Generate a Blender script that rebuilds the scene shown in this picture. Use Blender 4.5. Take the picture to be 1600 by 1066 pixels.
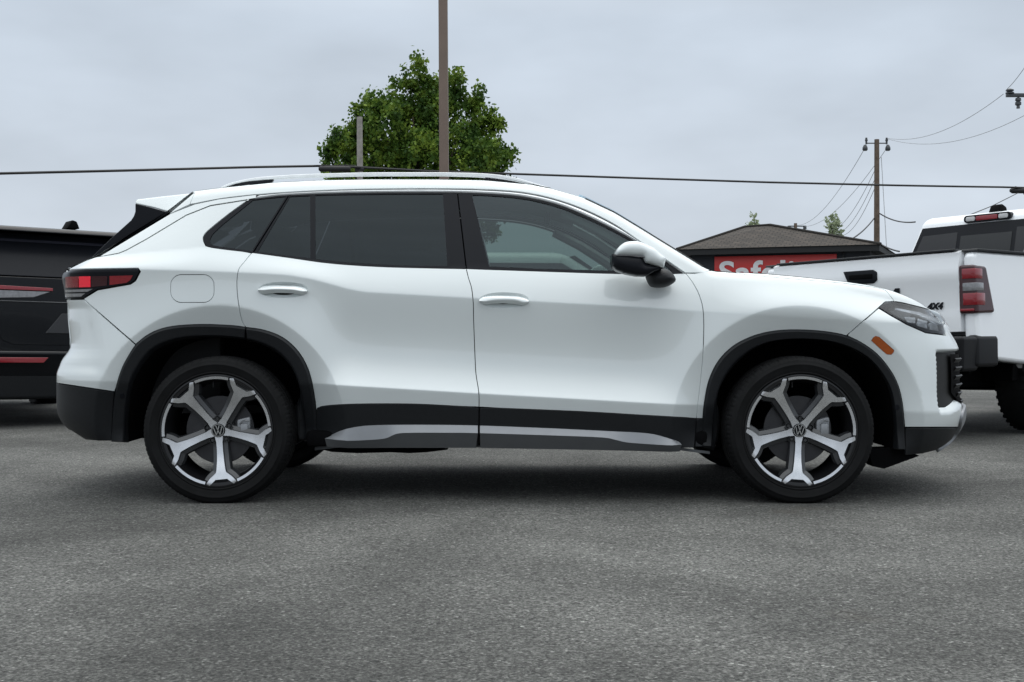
import bpy, bmesh, math, random
import numpy as np
from mathutils import Vector, Matrix, Euler
from mathutils.geometry import delaunay_2d_cdt
random.seed(7); rng = np.random.default_rng(7)
R = math.radians
scene = bpy.context.scene
for o in list(bpy.data.objects): bpy.data.objects.remove(o)
COL = scene.collection

# ------------------------------------------------------------------ camera
FPX, CD, CH, PX0, PY0 = 1966.0, 6.0, 0.812, 800.0, 521.0     # focal (photo px), distance, height, horizon row
cam = bpy.data.cameras.new('camera'); camo = bpy.data.objects.new('camera', cam); COL.objects.link(camo)
camo.location = (0, -CD, CH); camo.rotation_euler = (R(90), 0, 0)
cam.sensor_width = 36; cam.lens = 36*FPX/1600; cam.shift_y = -(533-PY0)/1600
cam.clip_start = .05; cam.clip_end = 5000
scene.camera = camo
scene.render.resolution_x = 1024; scene.render.resolution_y = 682

# ------------------------------------------------------------------ sky and sun
SUN_EL, SUN_AZ = 72, 15
w = bpy.data.worlds.new('World'); scene.world = w; w.use_nodes = True
N = w.node_tree.nodes; L = w.node_tree.links; N.clear()
out = N.new('ShaderNodeOutputWorld'); bg = N.new('ShaderNodeBackground'); L.new(bg.outputs[0], out.inputs[0])
tc = N.new('ShaderNodeTexCoord'); sp = N.new('ShaderNodeSeparateXYZ'); L.new(tc.outputs['Generated'], sp.inputs[0])
rp = N.new('ShaderNodeValToRGB'); L.new(sp.outputs['Z'], rp.inputs[0])
e = rp.color_ramp.elements
e[0].position = 0.0; e[0].color = (.57, .625, .70, 1)
e[1].position = 1.0; e[1].color = (1.75, 1.82, 1.86, 1)
for p, c in ((.08, (.585, .645, .72, 1)), (.24, (.55, .62, .705, 1)), (.42, (.88, .94, 1.0, 1)), (.65, (1.45, 1.53, 1.58, 1))):
    q = e.new(p); q.color = c
mp = N.new('ShaderNodeMapping'); mp.inputs['Scale'].default_value = (1, 1, 2.6); L.new(tc.outputs['Generated'], mp.inputs[0])
ns = N.new('ShaderNodeTexNoise'); ns.inputs['Scale'].default_value = 4.2; ns.inputs['Detail'].default_value = 4; ns.inputs['Roughness'].default_value = .5
L.new(mp.outputs[0], ns.inputs['Vector'])
mr = N.new('ShaderNodeMapRange'); mr.inputs[1].default_value = .3; mr.inputs[2].default_value = .7; mr.inputs[3].default_value = .88; mr.inputs[4].default_value = 1.12
L.new(ns.outputs[0], mr.inputs[0])
vm = N.new('ShaderNodeVectorMath'); vm.operation = 'SCALE'; L.new(rp.outputs[0], vm.inputs[0]); L.new(mr.outputs[0], vm.inputs['Scale'])
sky = N.new('ShaderNodeTexSky'); sky.sky_type = 'NISHITA'; sky.sun_disc = False
sky.sun_elevation = R(SUN_EL); sky.sun_rotation = R(SUN_AZ)
sm = N.new('ShaderNodeVectorMath'); sm.operation = 'SCALE'; L.new(sky.outputs[0], sm.inputs[0]); sm.inputs['Scale'].default_value = .06
mx = N.new('ShaderNodeMix'); mx.data_type = 'RGBA'; mx.inputs[0].default_value = .93
L.new(sm.outputs[0], mx.inputs[6]); L.new(vm.outputs[0], mx.inputs[7]); L.new(mx.outputs[2], bg.inputs[0]); bg.inputs[1].default_value = 1.0
sun = bpy.data.lights.new('sun', 'SUN'); sun.energy = 0.9; sun.angle = R(40); sun.color = (1, .97, .93)
so = bpy.data.objects.new('sun', sun); COL.objects.link(so)
so.rotation_euler = Vector((-math.sin(R(SUN_AZ))*math.cos(R(SUN_EL)), -math.cos(R(SUN_AZ))*math.cos(R(SUN_EL)), -math.sin(R(SUN_EL)))).to_track_quat('-Z', 'Y').to_euler()
scene.view_settings.view_transform = 'Standard'; scene.view_settings.look = 'None'
scene.view_settings.exposure = 0.13; scene.view_settings.gamma = 1

# ------------------------------------------------------------------ helpers
def srgb(r, g, b): return tuple(((c/255)/12.92 if c/255 <= .04045 else ((c/255+.055)/1.055)**2.4) for c in (r, g, b)) + (1,)
MATS = {}
def mat(name, col, rough=.5, metal=0, coat=0, var=.06, vscale=20, bump=0, bscale=200, spec=.5, emis=None, estr=0):
    m = bpy.data.materials.new(name); m.use_nodes = True; n = m.node_tree.nodes; l = m.node_tree.links
    b = n['Principled BSDF']; c = tuple(col[:3]) + (1,)
    b.inputs['Roughness'].default_value = rough; b.inputs['Metallic'].default_value = metal
    b.inputs['Coat Weight'].default_value = coat; b.inputs['Coat Roughness'].default_value = .02; b.inputs['Coat IOR'].default_value = 1.7 if coat >= 1 else 1.5
    b.inputs['Specular IOR Level'].default_value = spec
    t = n.new('ShaderNodeTexCoord'); x = n.new('ShaderNodeTexNoise'); x.inputs['Scale'].default_value = vscale; x.inputs['Detail'].default_value = 5
    l.new(t.outputs['Object'], x.inputs['Vector'])
    r = n.new('ShaderNodeMapRange'); r.inputs[1].default_value = .3; r.inputs[2].default_value = .7; r.inputs[3].default_value = 1-var; r.inputs[4].default_value = 1+var
    l.new(x.outputs[0], r.inputs[0]); s = n.new('ShaderNodeVectorMath'); s.operation = 'SCALE'; s.inputs[0].default_value = c[:3]
    l.new(r.outputs[0], s.inputs['Scale']); l.new(s.outputs[0], b.inputs['Base Color'])
    if bump:
        y = n.new('ShaderNodeTexNoise'); y.inputs['Scale'].default_value = bscale; y.inputs['Detail'].default_value = 3; l.new(t.outputs['Object'], y.inputs['Vector'])
        u = n.new('ShaderNodeBump'); u.inputs['Strength'].default_value = bump; u.inputs['Distance'].default_value = .002; l.new(y.outputs[0], u.inputs['Height']); l.new(u.outputs[0], b.inputs['Normal'])
    if emis: b.inputs['Emission Color'].default_value = tuple(emis[:3])+(1,); b.inputs['Emission Strength'].default_value = estr
    MATS[name] = m; return m
def glass(name, tint, ior=1.5, boost=0):
    m = bpy.data.materials.new(name); m.use_nodes = True; n = m.node_tree.nodes; l = m.node_tree.links; n.clear()
    o = n.new('ShaderNodeOutputMaterial'); mixs = n.new('ShaderNodeMixShader'); tr = n.new('ShaderNodeBsdfTransparent'); tr.inputs[0].default_value = tuple(tint)+(1,)
    g = n.new('ShaderNodeBsdfGlossy'); g.inputs['Roughness'].default_value = .02; g.inputs[0].default_value = (.80, .93, 1, 1) if 'lamp' not in name else (.9, .9, .9, 1)
    f = n.new('ShaderNodeFresnel'); f.inputs[0].default_value = ior
    a = n.new('ShaderNodeMath'); a.operation = 'MULTIPLY_ADD'; a.inputs[1].default_value = 1.0; a.inputs[2].default_value = boost; l.new(f.outputs[0], a.inputs[0])
    l.new(a.outputs[0], mixs.inputs[0]); l.new(tr.outputs[0], mixs.inputs[1]); l.new(g.outputs[0], mixs.inputs[2]); l.new(mixs.outputs[0], o.inputs[0])
    MATS[name] = m; return m
def tag(o, label=None, cat=None, group=None, kind=None):
    if label: o['label'] = label
    if cat: o['category'] = cat
    if group: o['group'] = group
    if kind: o['kind'] = kind
    return o
def empty(name, loc, label, cat, rz=0, group=None):
    o = bpy.data.objects.new(name, None); COL.objects.link(o); o.location = loc; o.rotation_euler = (0, 0, rz); o.empty_display_size = .1
    return tag(o, label, cat, group)
def mk(name, v, f, m, parent=None, nrm=None, smooth=True):
    me = bpy.data.meshes.new(name); me.from_pydata([tuple(map(float, p)) for p in v], [], [tuple(int(i) for i in q) for q in f]); me.update()
    if smooth: me.polygons.foreach_set('use_smooth', [True]*len(me.polygons))
    mm = m if isinstance(m, (list, tuple)) else [m]
    for k in mm: me.materials.append(k)
    o = bpy.data.objects.new(name, me); COL.objects.link(o)
    if nrm is not None: me.normals_split_custom_set_from_vertices([tuple(map(float, p)) for p in nrm])
    if parent: o.parent = parent
    return o
def fixn(o):
    b = bmesh.new(); b.from_mesh(o.data); bmesh.ops.recalc_face_normals(b, faces=b.faces); b.to_mesh(o.data); b.free(); return o
def wnorm(o):
    me = o.data; me.attributes.remove(me.attributes['sharp_edge']) if 'sharp_edge' in me.attributes else None
    acc = np.zeros((len(me.vertices), 3))
    for p in me.polygons:
        n = np.array(p.normal)*p.area
        for v in p.vertices: acc[v] += n
    acc /= np.linalg.norm(acc, axis=1, keepdims=True)+1e-12
    me.normals_split_custom_set_from_vertices([tuple(map(float, a)) for a in acc])
class MB:
    """collects shapes into one mesh"""
    def __init__(s, wn=False): s.v = []; s.f = []; s.mi = []; s.wn = wn
    def add(s, v, f, mi=0):
        k = len(s.v); s.v += [tuple(p) for p in v]; s.f += [tuple(i+k for i in q) for q in f]; s.mi += [mi]*len(f)
    def box(s, a, b, bev=0, M=None, seg=2, mi=0):
        bm = bmesh.new(); bmesh.ops.create_cube(bm, size=1)
        for q in bm.verts: q.co = Vector([(a[i]+b[i])/2 + q.co[i]*(b[i]-a[i]) for i in range(3)])
        if bev: bmesh.ops.bevel(bm, geom=list(bm.edges), offset=bev, segments=seg, affect='EDGES', profile=.5)
        if M is not None: bmesh.ops.transform(bm, matrix=M, verts=bm.verts)
        s.bm(bm, mi)
    def hexa(s, p, bev=0, seg=2, mi=0):
        bm = bmesh.new(); vs = [bm.verts.new(q) for q in p]
        for f in ((0, 1, 2, 3), (4, 5, 6, 7), (0, 1, 5, 4), (1, 2, 6, 5), (2, 3, 7, 6), (3, 0, 4, 7)): bm.faces.new([vs[i] for i in f])
        bmesh.ops.recalc_face_normals(bm, faces=bm.faces)
        if bev: bmesh.ops.bevel(bm, geom=list(bm.edges), offset=bev, segments=seg, affect='EDGES', profile=.5)
        s.bm(bm, mi)
    def prism(s, poly, axis, a, b, bev=0, seg=2, mi=0):
        bm = bmesh.new()
        def P(q, t): return {'y': (q[0], t, q[1]), 'x': (t, q[0], q[1]), 'z': (q[0], q[1], t)}[axis]
        A = [bm.verts.new(P(q, a)) for q in poly]; B = [bm.verts.new(P(q, b)) for q in poly]; n = len(poly)
        bm.faces.new(A); bm.faces.new(B[::-1])
        for i in range(n): bm.faces.new((A[i], B[i], B[(i+1) % n], A[(i+1) % n]))
        bmesh.ops.recalc_face_normals(bm, faces=bm.faces)
        if bev:
            es = [x for x in bm.edges if len(x.link_faces) == 2 and x.link_faces[0].normal.angle(x.link_faces[1].normal, 0) > R(35)]
            bmesh.ops.bevel(bm, geom=es, offset=bev, segments=seg, affect='EDGES', profile=.5)
        s.bm(bm, mi)
    def bm(s, bm, mi=0):
        bm.verts.index_update(); s.add([v.co[:] for v in bm.verts], [[v.index for v in f.verts] for f in bm.faces], mi); bm.free()
    def tube(s, pts, r, n=10, cap=True, mi=0):
        pts = [Vector(p) for p in pts]; rs = r if isinstance(r, (list, tuple)) else [r]*len(pts); v = []; f = []; up = Vector((.13, .21, 1)).normalized()
        for i, p in enumerate(pts):
            d = (pts[min(i+1, len(pts)-1)]-pts[max(i-1, 0)]).normalized(); a = d.cross(up)
            if a.length < .2: a = d.cross(Vector((1, 0, 0)))
            a.normalize(); b = d.cross(a)
            for k in range(n):
                t = 2*math.pi*k/n; v.append(p + a*math.cos(t)*rs[i] + b*math.sin(t)*rs[i])
        for i in range(len(pts)-1):
            for k in range(n): f.append((i*n+k, i*n+(k+1) % n, (i+1)*n+(k+1) % n, (i+1)*n+k))
        if cap: f.append(tuple(range(n))[::-1]); f.append(tuple((len(pts)-1)*n+k for k in range(n)))
        s.add(v, f, mi)
    def lathe(s, prof, n=64, axis='y', c=(0, 0, 0), mi=0, a0=0, a1=2*math.pi):
        v = []; f = []; full = abs(a1-a0-2*math.pi) < 1e-6; m = n if full else n+1
        for k in range(m):
            t = a0+(a1-a0)*k/n
            for (r, h) in prof:
                q = (r*math.cos(t), h, r*math.sin(t)) if axis == 'y' else ((r*math.cos(t), r*math.sin(t), h) if axis == 'z' else (h, r*math.cos(t), r*math.sin(t)))
                v.append((q[0]+c[0], q[1]+c[1], q[2]+c[2]))
        p = len(prof)
        for k in range(n):
            k2 = (k+1) % m
            for i in range(p-1): f.append((k*p+i, k*p+i+1, k2*p+i+1, k2*p+i))
        s.add(v, f, mi)
    def build(s, name, m, parent=None, smooth=True, angle=40, fix=True):
        o = mk(name, s.v, s.f, m, parent, smooth=smooth)
        if fix: fixn(o)
        if any(s.mi): o.data.polygons.foreach_set('material_index', s.mi)
        if smooth: o.data.set_sharp_from_angle(angle=R(angle))
        if s.wn: wnorm(o)
        return o
def pip(px, py, P):
    P = np.asarray(P, float); x0, y0 = P[:, 0], P[:, 1]; x1, y1 = np.roll(x0, -1), np.roll(y0, -1)
    px = np.asarray(px)[:, None]; py = np.asarray(py)[:, None]
    c = ((y0 > py) != (y1 > py)) & (px < (x1-x0)*(py-y0)/(y1-y0+1e-30)+x0)
    return c.sum(1) % 2 == 1
def dens(P, step, closed=True):
    P = [tuple(map(float, p)) for p in P]; o = []; n = len(P)
    for i in range(n if closed else n-1):
        a, b = P[i], P[(i+1) % n]; k = max(1, int(math.ceil(math.dist(a, b)/step)))
        for j in range(k): o.append((a[0]+(b[0]-a[0])*j/k, a[1]+(b[1]-a[1])*j/k))
    if not closed: o.append(P[-1])
    return o
def smooth_line(P, n=8, closed=False):
    """Catmull-Rom through the points"""
    P = [np.array(p, float) for p in P]; m = len(P); o = []
    for i in range(m if closed else m-1):
        p0, p1, p2, p3 = (P[(i-1) % m], P[i], P[(i+1) % m], P[(i+2) % m]) if closed else (P[max(i-1, 0)], P[i], P[i+1], P[min(i+2, m-1)])
        for j in range(n):
            t = j/n; o.append(tuple(.5*((2*p1)+(-p0+p2)*t+(2*p0-5*p1+4*p2-p3)*t*t+(-p0+3*p1-3*p2+p3)*t**3)))
    if not closed: o.append(tuple(P[-1]))
    return o
def resamp(P, n):
    P = np.array(P, float); d = np.r_[0, np.cumsum(np.linalg.norm(np.diff(P, axis=0), axis=1))]; t = np.linspace(0, d[-1], n)
    return np.stack([np.interp(t, d, P[:, k]) for k in range(P.shape[1])], 1)
def rrect(x0, y0, x1, y1, r, n=5):
    o = []
    for cx, cy, a in ((x1-r, y1-r, 0), (x0+r, y1-r, 90), (x0+r, y0+r, 180), (x1-r, y0+r, 270)):
        for k in range(n+1):
            t = R(a+90*k/n); o.append((cx+r*math.cos(t), cy+r*math.sin(t)))
    return o
def ell(cx, cy, rx, ry, n=28, p=2.0):
    o = []
    for k in range(n):
        t = 2*math.pi*k/n; c, s_ = math.cos(t), math.sin(t)
        o.append((cx+rx*math.copysign(abs(c)**(2/p), c), cy+ry*math.copysign(abs(s_)**(2/p), s_)))
    return o
def cdt(outline, holes, step, extra=None):
    """triangulate polygon with holes; returns points, tris, boundary loops as index lists"""
    loops = [outline]+list(holes); vs = []; es = []
    for lp in loops:
        k = len(vs); vs += [Vector(p) for p in lp]; es += [(k+i, k+(i+1) % len(lp)) for i in range(len(lp))]
    A = np.array(outline); nb = np.array([tuple(v) for v in vs])
    gx, gy = np.meshgrid(np.arange(A[:, 0].min(), A[:, 0].max(), step), np.arange(A[:, 1].min(), A[:, 1].max(), step))
    gx[1::2] += step/2
    g = np.stack([gx.ravel(), gy.ravel()], 1); g = g[pip(g[:, 0], g[:, 1], outline)]
    for h in holes:
        if len(g): g = g[~pip(g[:, 0], g[:, 1], h)]
    if extra is not None and len(extra):
        ex = extra[pip(extra[:, 0], extra[:, 1], outline)]
        for h in holes:
            if len(ex): ex = ex[~pip(ex[:, 0], ex[:, 1], h)]
        if len(ex):
            ne = np.ones(len(g), bool)
            for i in range(0, len(g), 2000): ne[i:i+2000] = ((g[i:i+2000, None, :]-ex[None])**2).sum(2).min(1) > (step*.55)**2
            g = np.concatenate([g[ne], ex])
    if len(g):
        keep = np.ones(len(g), bool)
        for i in range(0, len(g), 4000):
            dd = ((g[i:i+4000, None, :]-nb[None])**2).sum(2).min(1); keep[i:i+4000] = dd > (step*.45)**2
        g = g[keep]; vs += [Vector(p) for p in g]
    rv, re, rf, ov, oe, of = delaunay_2d_cdt(vs, es, [], 0, 1e-7)
    V = np.array([tuple(v) for v in rv]); T = np.array([f for f in rf if len(f) == 3]); c = V[T].mean(1)
    k = pip(c[:, 0], c[:, 1], outline)
    for h in holes: k &= ~pip(c[:, 0], c[:, 1], h)
    T = T[k]
    mp_ = {}
    for i, src in enumerate(ov):
        for q in src: mp_[q] = i
    lo = []; k0 = 0
    for lp in loops: lo.append([mp_.get(k0+i) for i in range(len(lp))]); k0 += len(lp)
    lo = [[i for i in l_ if i is not None] for l_ in lo]
    return V, T, lo

# ------------------------------------------------------------------ materials
def paint_mat(name, c, flake=0.0):
    m = mat(name, c, rough=.30, coat=1.0, var=.008, vscale=3, spec=.5); return m
WHITE = paint_mat('pearl_white_paint', (.70, .745, .745))
WHITE2 = paint_mat('truck_white_paint', (.88, .90, .92))
BLACKP = mat('black_car_paint', (.003, .0035, .005), rough=.18, coat=.05, var=.02, spec=.25)
CLAD = mat('charcoal_plastic', (.0085, .0098, .0118), rough=.55, var=.1, vscale=60, bump=.15, bscale=900, spec=.4)
GLOSSB = mat('gloss_black', (.009, .010, .013), rough=.28, coat=0, var=.02, spec=.14)
RUB = mat('tyre_rubber', (.0042, .0044, .0048), rough=.72, var=.4, vscale=14, bump=.3, bscale=300, spec=.2)
SEAL = mat('black_rubber_seal', (.004, .004, .004), rough=.6)
DARK = mat('shadow_black_plastic', (.0025, .0025, .003), rough=.9, spec=.1)
ALU = mat('machined_aluminium', (.72, .73, .75), rough=.27, metal=.92, var=.04, vscale=40)
RIMB = mat('rim_dark_grey_paint', (.034, .036, .039), rough=.3, coat=.4)
RIMK = mat('rim_black_paint', (.006, .006, .007), rough=.35)
CHROME = mat('chrome_trim', (.80, .82, .84), rough=.14, metal=1.0)
BRIGHT = mat('bright_satin_trim', (.82, .84, .85), rough=.28, metal=.05)
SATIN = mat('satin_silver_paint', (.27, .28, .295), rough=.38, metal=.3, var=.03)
SATIND = mat('satin_grey_and_shaded_silver', (.11, .115, .12), rough=.45, metal=.3, var=.03)  # grey parts, and the sill trim's lower facet with its shade in the colour
STEEL = mat('brake_steel', (.055, .055, .058), rough=.45, metal=.9, var=.1)
AMBER = mat('amber_lens', (.42, .085, .006), rough=.25, coat=.7, var=.12, vscale=90)
REDL = mat('red_lens', (.22, .005, .012), rough=.2, coat=.8, var=.12, vscale=80)
REDD = mat('dark_red_lens', (.035, .003, .006), rough=.25, coat=.25, var=.1, vscale=60)
REDB = mat('bright_red_lens', (.80, .012, .035), rough=.3, coat=.8, var=.08, vscale=100, emis=(.9, .02, .05), estr=.12)
LAMPR = mat('lamp_reflector_metal', (.80, .82, .84), rough=.18, metal=.6, var=.15, vscale=60)
BUMPK = mat('pickup_bumper_black', (.006, .0065, .008), rough=.5, spec=.25)
CLEARL = mat('clear_lamp_lens', (.20, .20, .21), rough=.15, coat=.8, var=.2, vscale=40)
SEATM = mat('seat_cloth', (.09, .092, .095), rough=.85, var=.1, bump=.3, bscale=500)
INTD = mat('interior_plastic', (.025, .026, .028), rough=.7)
LINER = mat('pale_headliner', (.34, .35, .34), rough=.9)
GL_DARK = glass('tinted_glass', (.035, .04, .045), 1.42, .0)
GL_FRONT = glass('green_glass', (.42, .52, .49), 1.5, .004)
GL_FAR = glass('far_side_glass', (.26, .32, .30), 1.5, .0)
GL_SCREEN = glass('windscreen_glass', (.62, .72, .69), 1.5)
GL_LAMP = glass('lamp_cover_glass', (.82, .84, .86), 1.5)

# ------------------------------------------------------------------ the white SUV : analytic outer skin F(s,z)
HW = .92                                     # half width; near flank plane stands at world Y = 0
WR, WF, WZ = (338-800)/327.67, (1252-800)/327.67, .338
def X_of(px, d=.05): return (px-800)*(CD+d)/FPX
def Z_of(py, d=.05): return CH-(py-PY0)*(CD+d)/FPX
def table(pts, d=.05):
    a = np.array([(X_of(x, d), Z_of(y, d)) for x, y in pts]); return a[:, 0], a[:, 1]
BELT = table([(60, 404), (145, 401), (320, 386), (395, 393), (455, 401), (515, 409.5), (590, 414.5), (730, 418), (960, 425), (1070, 427), (1150, 430), (1300, 446), (1400, 468), (1560, 500)], .09)
SHO = table([(60, 424), (215, 421), (300, 423), (400, 427), (450, 430), (490, 437), (520, 445), (545, 452), (570, 456.5), (740, 466), (1000, 480), (1100, 487), (1250, 496), (1400, 505), (1560, 505)], .03)
LOW = table([(60, 596), (500, 600), (748, 615), (1090, 634), (1560, 650)], .0)
EDGE = table([(60, 417), (100, 416), (112, 413), (125, 409), (140, 403.5), (157, 396), (180, 384), (266, 331), (304, 301), (349, 296), (398, 291), (432, 287), (501, 283), (587, 281), (680, 280.7), (760, 282), (829, 289), (861, 295), (910, 309.8), (959, 333), (1005, 361), (1053, 391),
              (1100, 420.5), (1112, 424.3), (1149, 426), (1200, 428.4), (1260, 433.5), (1320, 439.5), (1365, 445.5), (1395, 451.5), (1425, 462), (1449, 472.5), (1467, 484.6), (1480, 494), (1560, 497)], .33)
# the hood edge stands nearer than the roof edge: correct its depth
_ex, _ez = EDGE
def _redepth(pts, dfun):
    return np.array([X_of(x, dfun(x)) for x, y in pts]), np.array([Z_of(y, dfun(x)) for x, y in pts])
_pts = [(20, 417), (100, 416), (112, 413), (125, 409), (140, 403.5), (157, 396), (180, 384), (266, 331), (304, 301), (349, 296), (398, 291), (432, 287), (501, 283), (587, 281), (680, 280.7), (760, 282), (829, 288.5), (861, 295), (910, 309.8), (959, 333), (1005, 361), (1053, 391),
        (1100, 420.5), (1112, 424.3), (1149, 426), (1200, 428.4), (1260, 433.5), (1320, 439.5), (1365, 445.5), (1395, 451.5), (1425, 462), (1449, 472.5), (1467, 484.6), (1480, 494), (1600, 498)]
def _df(x): return float(np.interp(x, [100, 200, 304, 587, 910, 1005, 1106, 1160, 1400, 1480], [.22, .24, .32, .33, .31, .24, .17, .15, .13, .22]))
EDGE = _redepth(_pts, _df)
_t = np.linspace(EDGE[0][0], EDGE[0][-1], 900); _v = np.interp(_t, *EDGE)
_k = np.exp(-np.linspace(-2, 2, 9)**2); _k /= _k.sum(); _v2 = np.convolve(np.pad(_v, 4, 'edge'), _k, 'valid'); EDGE = (_t, _v2)
def gsm(T, wdt=15):
    t = np.linspace(T[0][0], T[0][-1], 900); v = np.interp(t, *T); k = np.exp(-np.linspace(-2, 2, 2*wdt+1)**2); k /= k.sum()
    return t, np.convolve(np.pad(v, wdt, 'edge'), k, 'valid')
BELT = gsm(BELT); SHO = gsm(SHO, 10); LOW = gsm(LOW)
def itp(T, x): return np.interp(x, T[0], T[1])
def sst(a, b, x): t = np.clip((x-a)/(b-a), 0, 1); return t*t*(3-2*t)
def herm(t, a, ma, b, mb, h): return (2*t**3-3*t**2+1)*a+(t**3-2*t**2+t)*ma*h+(-2*t**3+3*t**2)*b+(t**3-t**2)*mb*h
def dskin(x, z):
    """depth of the near flank behind the widest plane, folds rounded off over a centimetre"""
    return (dskin0(x, z-.0035)+2*dskin0(x, z)+dskin0(x, z+.0035))/4
def dskin0(x, z):
    zk, zc, zb, ze = itp(LOW, x), itp(SHO, x), itp(BELT, x), itp(EDGE, x)
    zb = np.minimum(zb, ze-.02); zc = np.minimum(zc, zb-.03)
    door = sst(-.98, -.75, x)*(1-sst(.55, 1.0, x))               # the lower crease belongs to the doors
    fade = 1-.75*sst(.6, 1.1, x)                                  # the shoulder line fades on the front fender
    dk = .010*(1-door)
    dc = .026; db = .085+.035*sst(.95, 1.3, x)
    sC = .25*fade+.09*(1-fade)
    below = dk+.30*(zk-z)
    h = zc-zk; t = np.clip((z-zk)/h, 0, 1)
    mid = herm(t, dk, .72*door+.03*(1-door), dc, -.13*fade+.06*(1-fade), h)
    h2 = zb-zc; t2 = np.clip((z-zc)/h2, 0, 1)
    sho = herm(t2, dc, sC, db, .55, h2)
    tt = np.maximum(z-zb, 0); up = db+.36*tt+.22*tt*tt
    d = np.where(z < zk, below, np.where(z < zc, mid, np.where(z < zb, sho, up)))
    d = d+.10*sst(-1.25, -2.2, x)*sst(0, .4, z-1.12)
    d = d+.05*sst(.5, 1.1, x)*sst(0, .3, z-1.16)
    dl = np.clip(ze-z, 0, None); rr = .045; q = np.clip((rr-dl)/rr, 0, .985)
    d = d+.034*(1-np.sqrt(1-q*q))
    for cx in (WR, WF):                                            # wheel arch flares
        r = np.hypot((x-cx)*.985, z-WZ); R2 = .607
        hi = sst(.16, .36, z)
        d = d-.009*np.exp(-((r-R2)/.12)**2)*hi
        q_ = R2-r; ramp = .5*(q_+np.sqrt(q_*q_+.000005))-.0002                  # softened fold
        d = d+.50*ramp*hi*sst(R2-.30, R2-.2, r)
    d = d+.022*sst(1.25, 2.1, x)+.03*sst(-1.5, -2.15, x)
    return d
XA, XB = 1.72, -1.84                     # where the corner rounding starts, front and rear
LF, LR = .95, .95
NF, NR = 2.35, 2.7
FT = [(440, 1452), (487, 1467), (500, 1476), (515, 1483), (530, 1491), (545, 1498), (560, 1501), (590, 1502), (615, 1502), (640, 1506), (655, 1505), (668, 1499), (680, 1491), (690, 1482), (700, 1467), (708, 1452), (720, 1430)]
RT = [(250, 128), (395, 128), (404, 126), (413, 113), (422, 102.5), (467, 103), (500, 104), (530, 107), (545, 105), (557, 96), (572, 89.5), (598, 88), (640, 89), (655, 94), (672, 109), (686, 134), (700, 160)]
def sup(phi, n):
    c, s_ = np.abs(np.cos(phi)), np.abs(np.sin(phi)); r = (c**n+s_**n)**(-1/n); return r*c, r*s_
ZF = [np.linspace(1.4, .1, 60), np.full(60, 2.25)]; ZR = [np.linspace(1.4, .1, 60), np.full(60, -2.3)]
def F(s, z, off=0.0):
    s = np.asarray(s, float); z = np.asarray(z, float)
    xf = np.interp(-z, -ZF[0], ZF[1]); xr = np.interp(-z, -ZR[0], ZR[1])
    pf = np.clip((s-XA)/LF, 0, 1)*math.pi/2; pr = np.clip((XB-s)/LR, 0, 1)*math.pi/2
    cf, sf = sup(pf, NF); cr, sr = sup(pr, NR)
    x = np.where(s > XA, XA+(xf-XA)*sf, np.where(s < XB, XB-(XB-xr)*sr, s))
    k = np.where(s > XA, cf, np.where(s < XB, cr, 1.0))
    return x, -(HW-dskin(x, z))*k, z
def proj(x, yl, z):
    D = CD+HW+yl; return PX0+FPX*x/D, PY0-FPX*(z-CH)/D
def calib(Tt, front):
    ph = np.linspace(0, .999, 300); S = XA+LF*ph if front else XB-LR*ph
    D = np.full(len(Tt), CD+.4); xs = np.array([(t[1]-PX0)*(CD+.4)/FPX for t in Tt])
    for it in range(14):
        zt = np.array([CH-(t[0]-PY0)*d/FPX for t, d in zip(Tt, D)])
        o_ = np.argsort(-zt); G = (ZF if front else ZR)
        G[1][:] = np.interp(-G[0], -zt[o_], xs[o_])
        kk = np.array([.25, .5, .25]); G[1][:] = np.convolve(np.pad(G[1], 1, 'edge'), kk, 'valid')
        for i, t in enumerate(Tt):
            x, y, z = F(S, np.full(300, zt[i])); px, py = proj(x, y, z)
            j = np.argmax(px) if front else np.argmin(px); D[i] = CD+HW+y[j]; xs[i] += (t[1]-px[j])*D[i]/FPX*.8
calib(FT, True); calib(RT, False)
SNOSE, STAIL = XA+LF, XB-LR
def nrm(s, z):
    e_ = 2e-3; a = np.stack(F(s+e_, z), -1)-np.stack(F(s-e_, z), -1); b = np.stack(F(s, z+e_), -1)-np.stack(F(s, z-e_), -1)
    n = np.cross(a, b); n /= np.linalg.norm(n, axis=-1, keepdims=True)+1e-12; return n
def lift(s, z, off=0.0):
    s = np.asarray(s, float); z = np.asarray(z, float); p = np.stack(F(s, z), -1); n = nrm(s, z)
    return p+n*np.asarray(off)[..., None] if np.ndim(off) else p+n*off
_SF = np.linspace(XA-.6, XA+LF*.97, 700); _SR = np.linspace(XB+.4, XB-LR*.97, 500)
def inv(px, py):
    """photo point -> (s,z) on the skin"""
    if 230 < px < 1330:
        D = CD+.05
        for i in range(12):
            x = (px-PX0)*D/FPX; z = CH-(py-PY0)*D/FPX; D1 = .15*D+.85*(CD+float(dskin0(np.array(x), np.array(z))))
            if abs(D1-D) < 2e-5: break
            D = D1
        return x, z
    S = _SF if px > 800 else _SR; D = np.full(len(S), CD+.2)
    for i in range(25):
        z = CH-(py-PY0)*D/FPX; x, y, _ = F(S, z); D = .5*D+.5*(CD+HW+y)
    q = PX0+FPX*x/D; g = q-px if px > 800 else px-q
    hit = np.where(g >= 0)[0]
    if len(hit) and hit[0] > 0:
        i = hit[0]; t = g[i-1]/(g[i-1]-g[i]); return S[i-1]+t*(S[i]-S[i-1]), z[i-1]+t*(z[i]-z[i-1])
    i = int(np.argmax(g)); return S[i], z[i]
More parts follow.
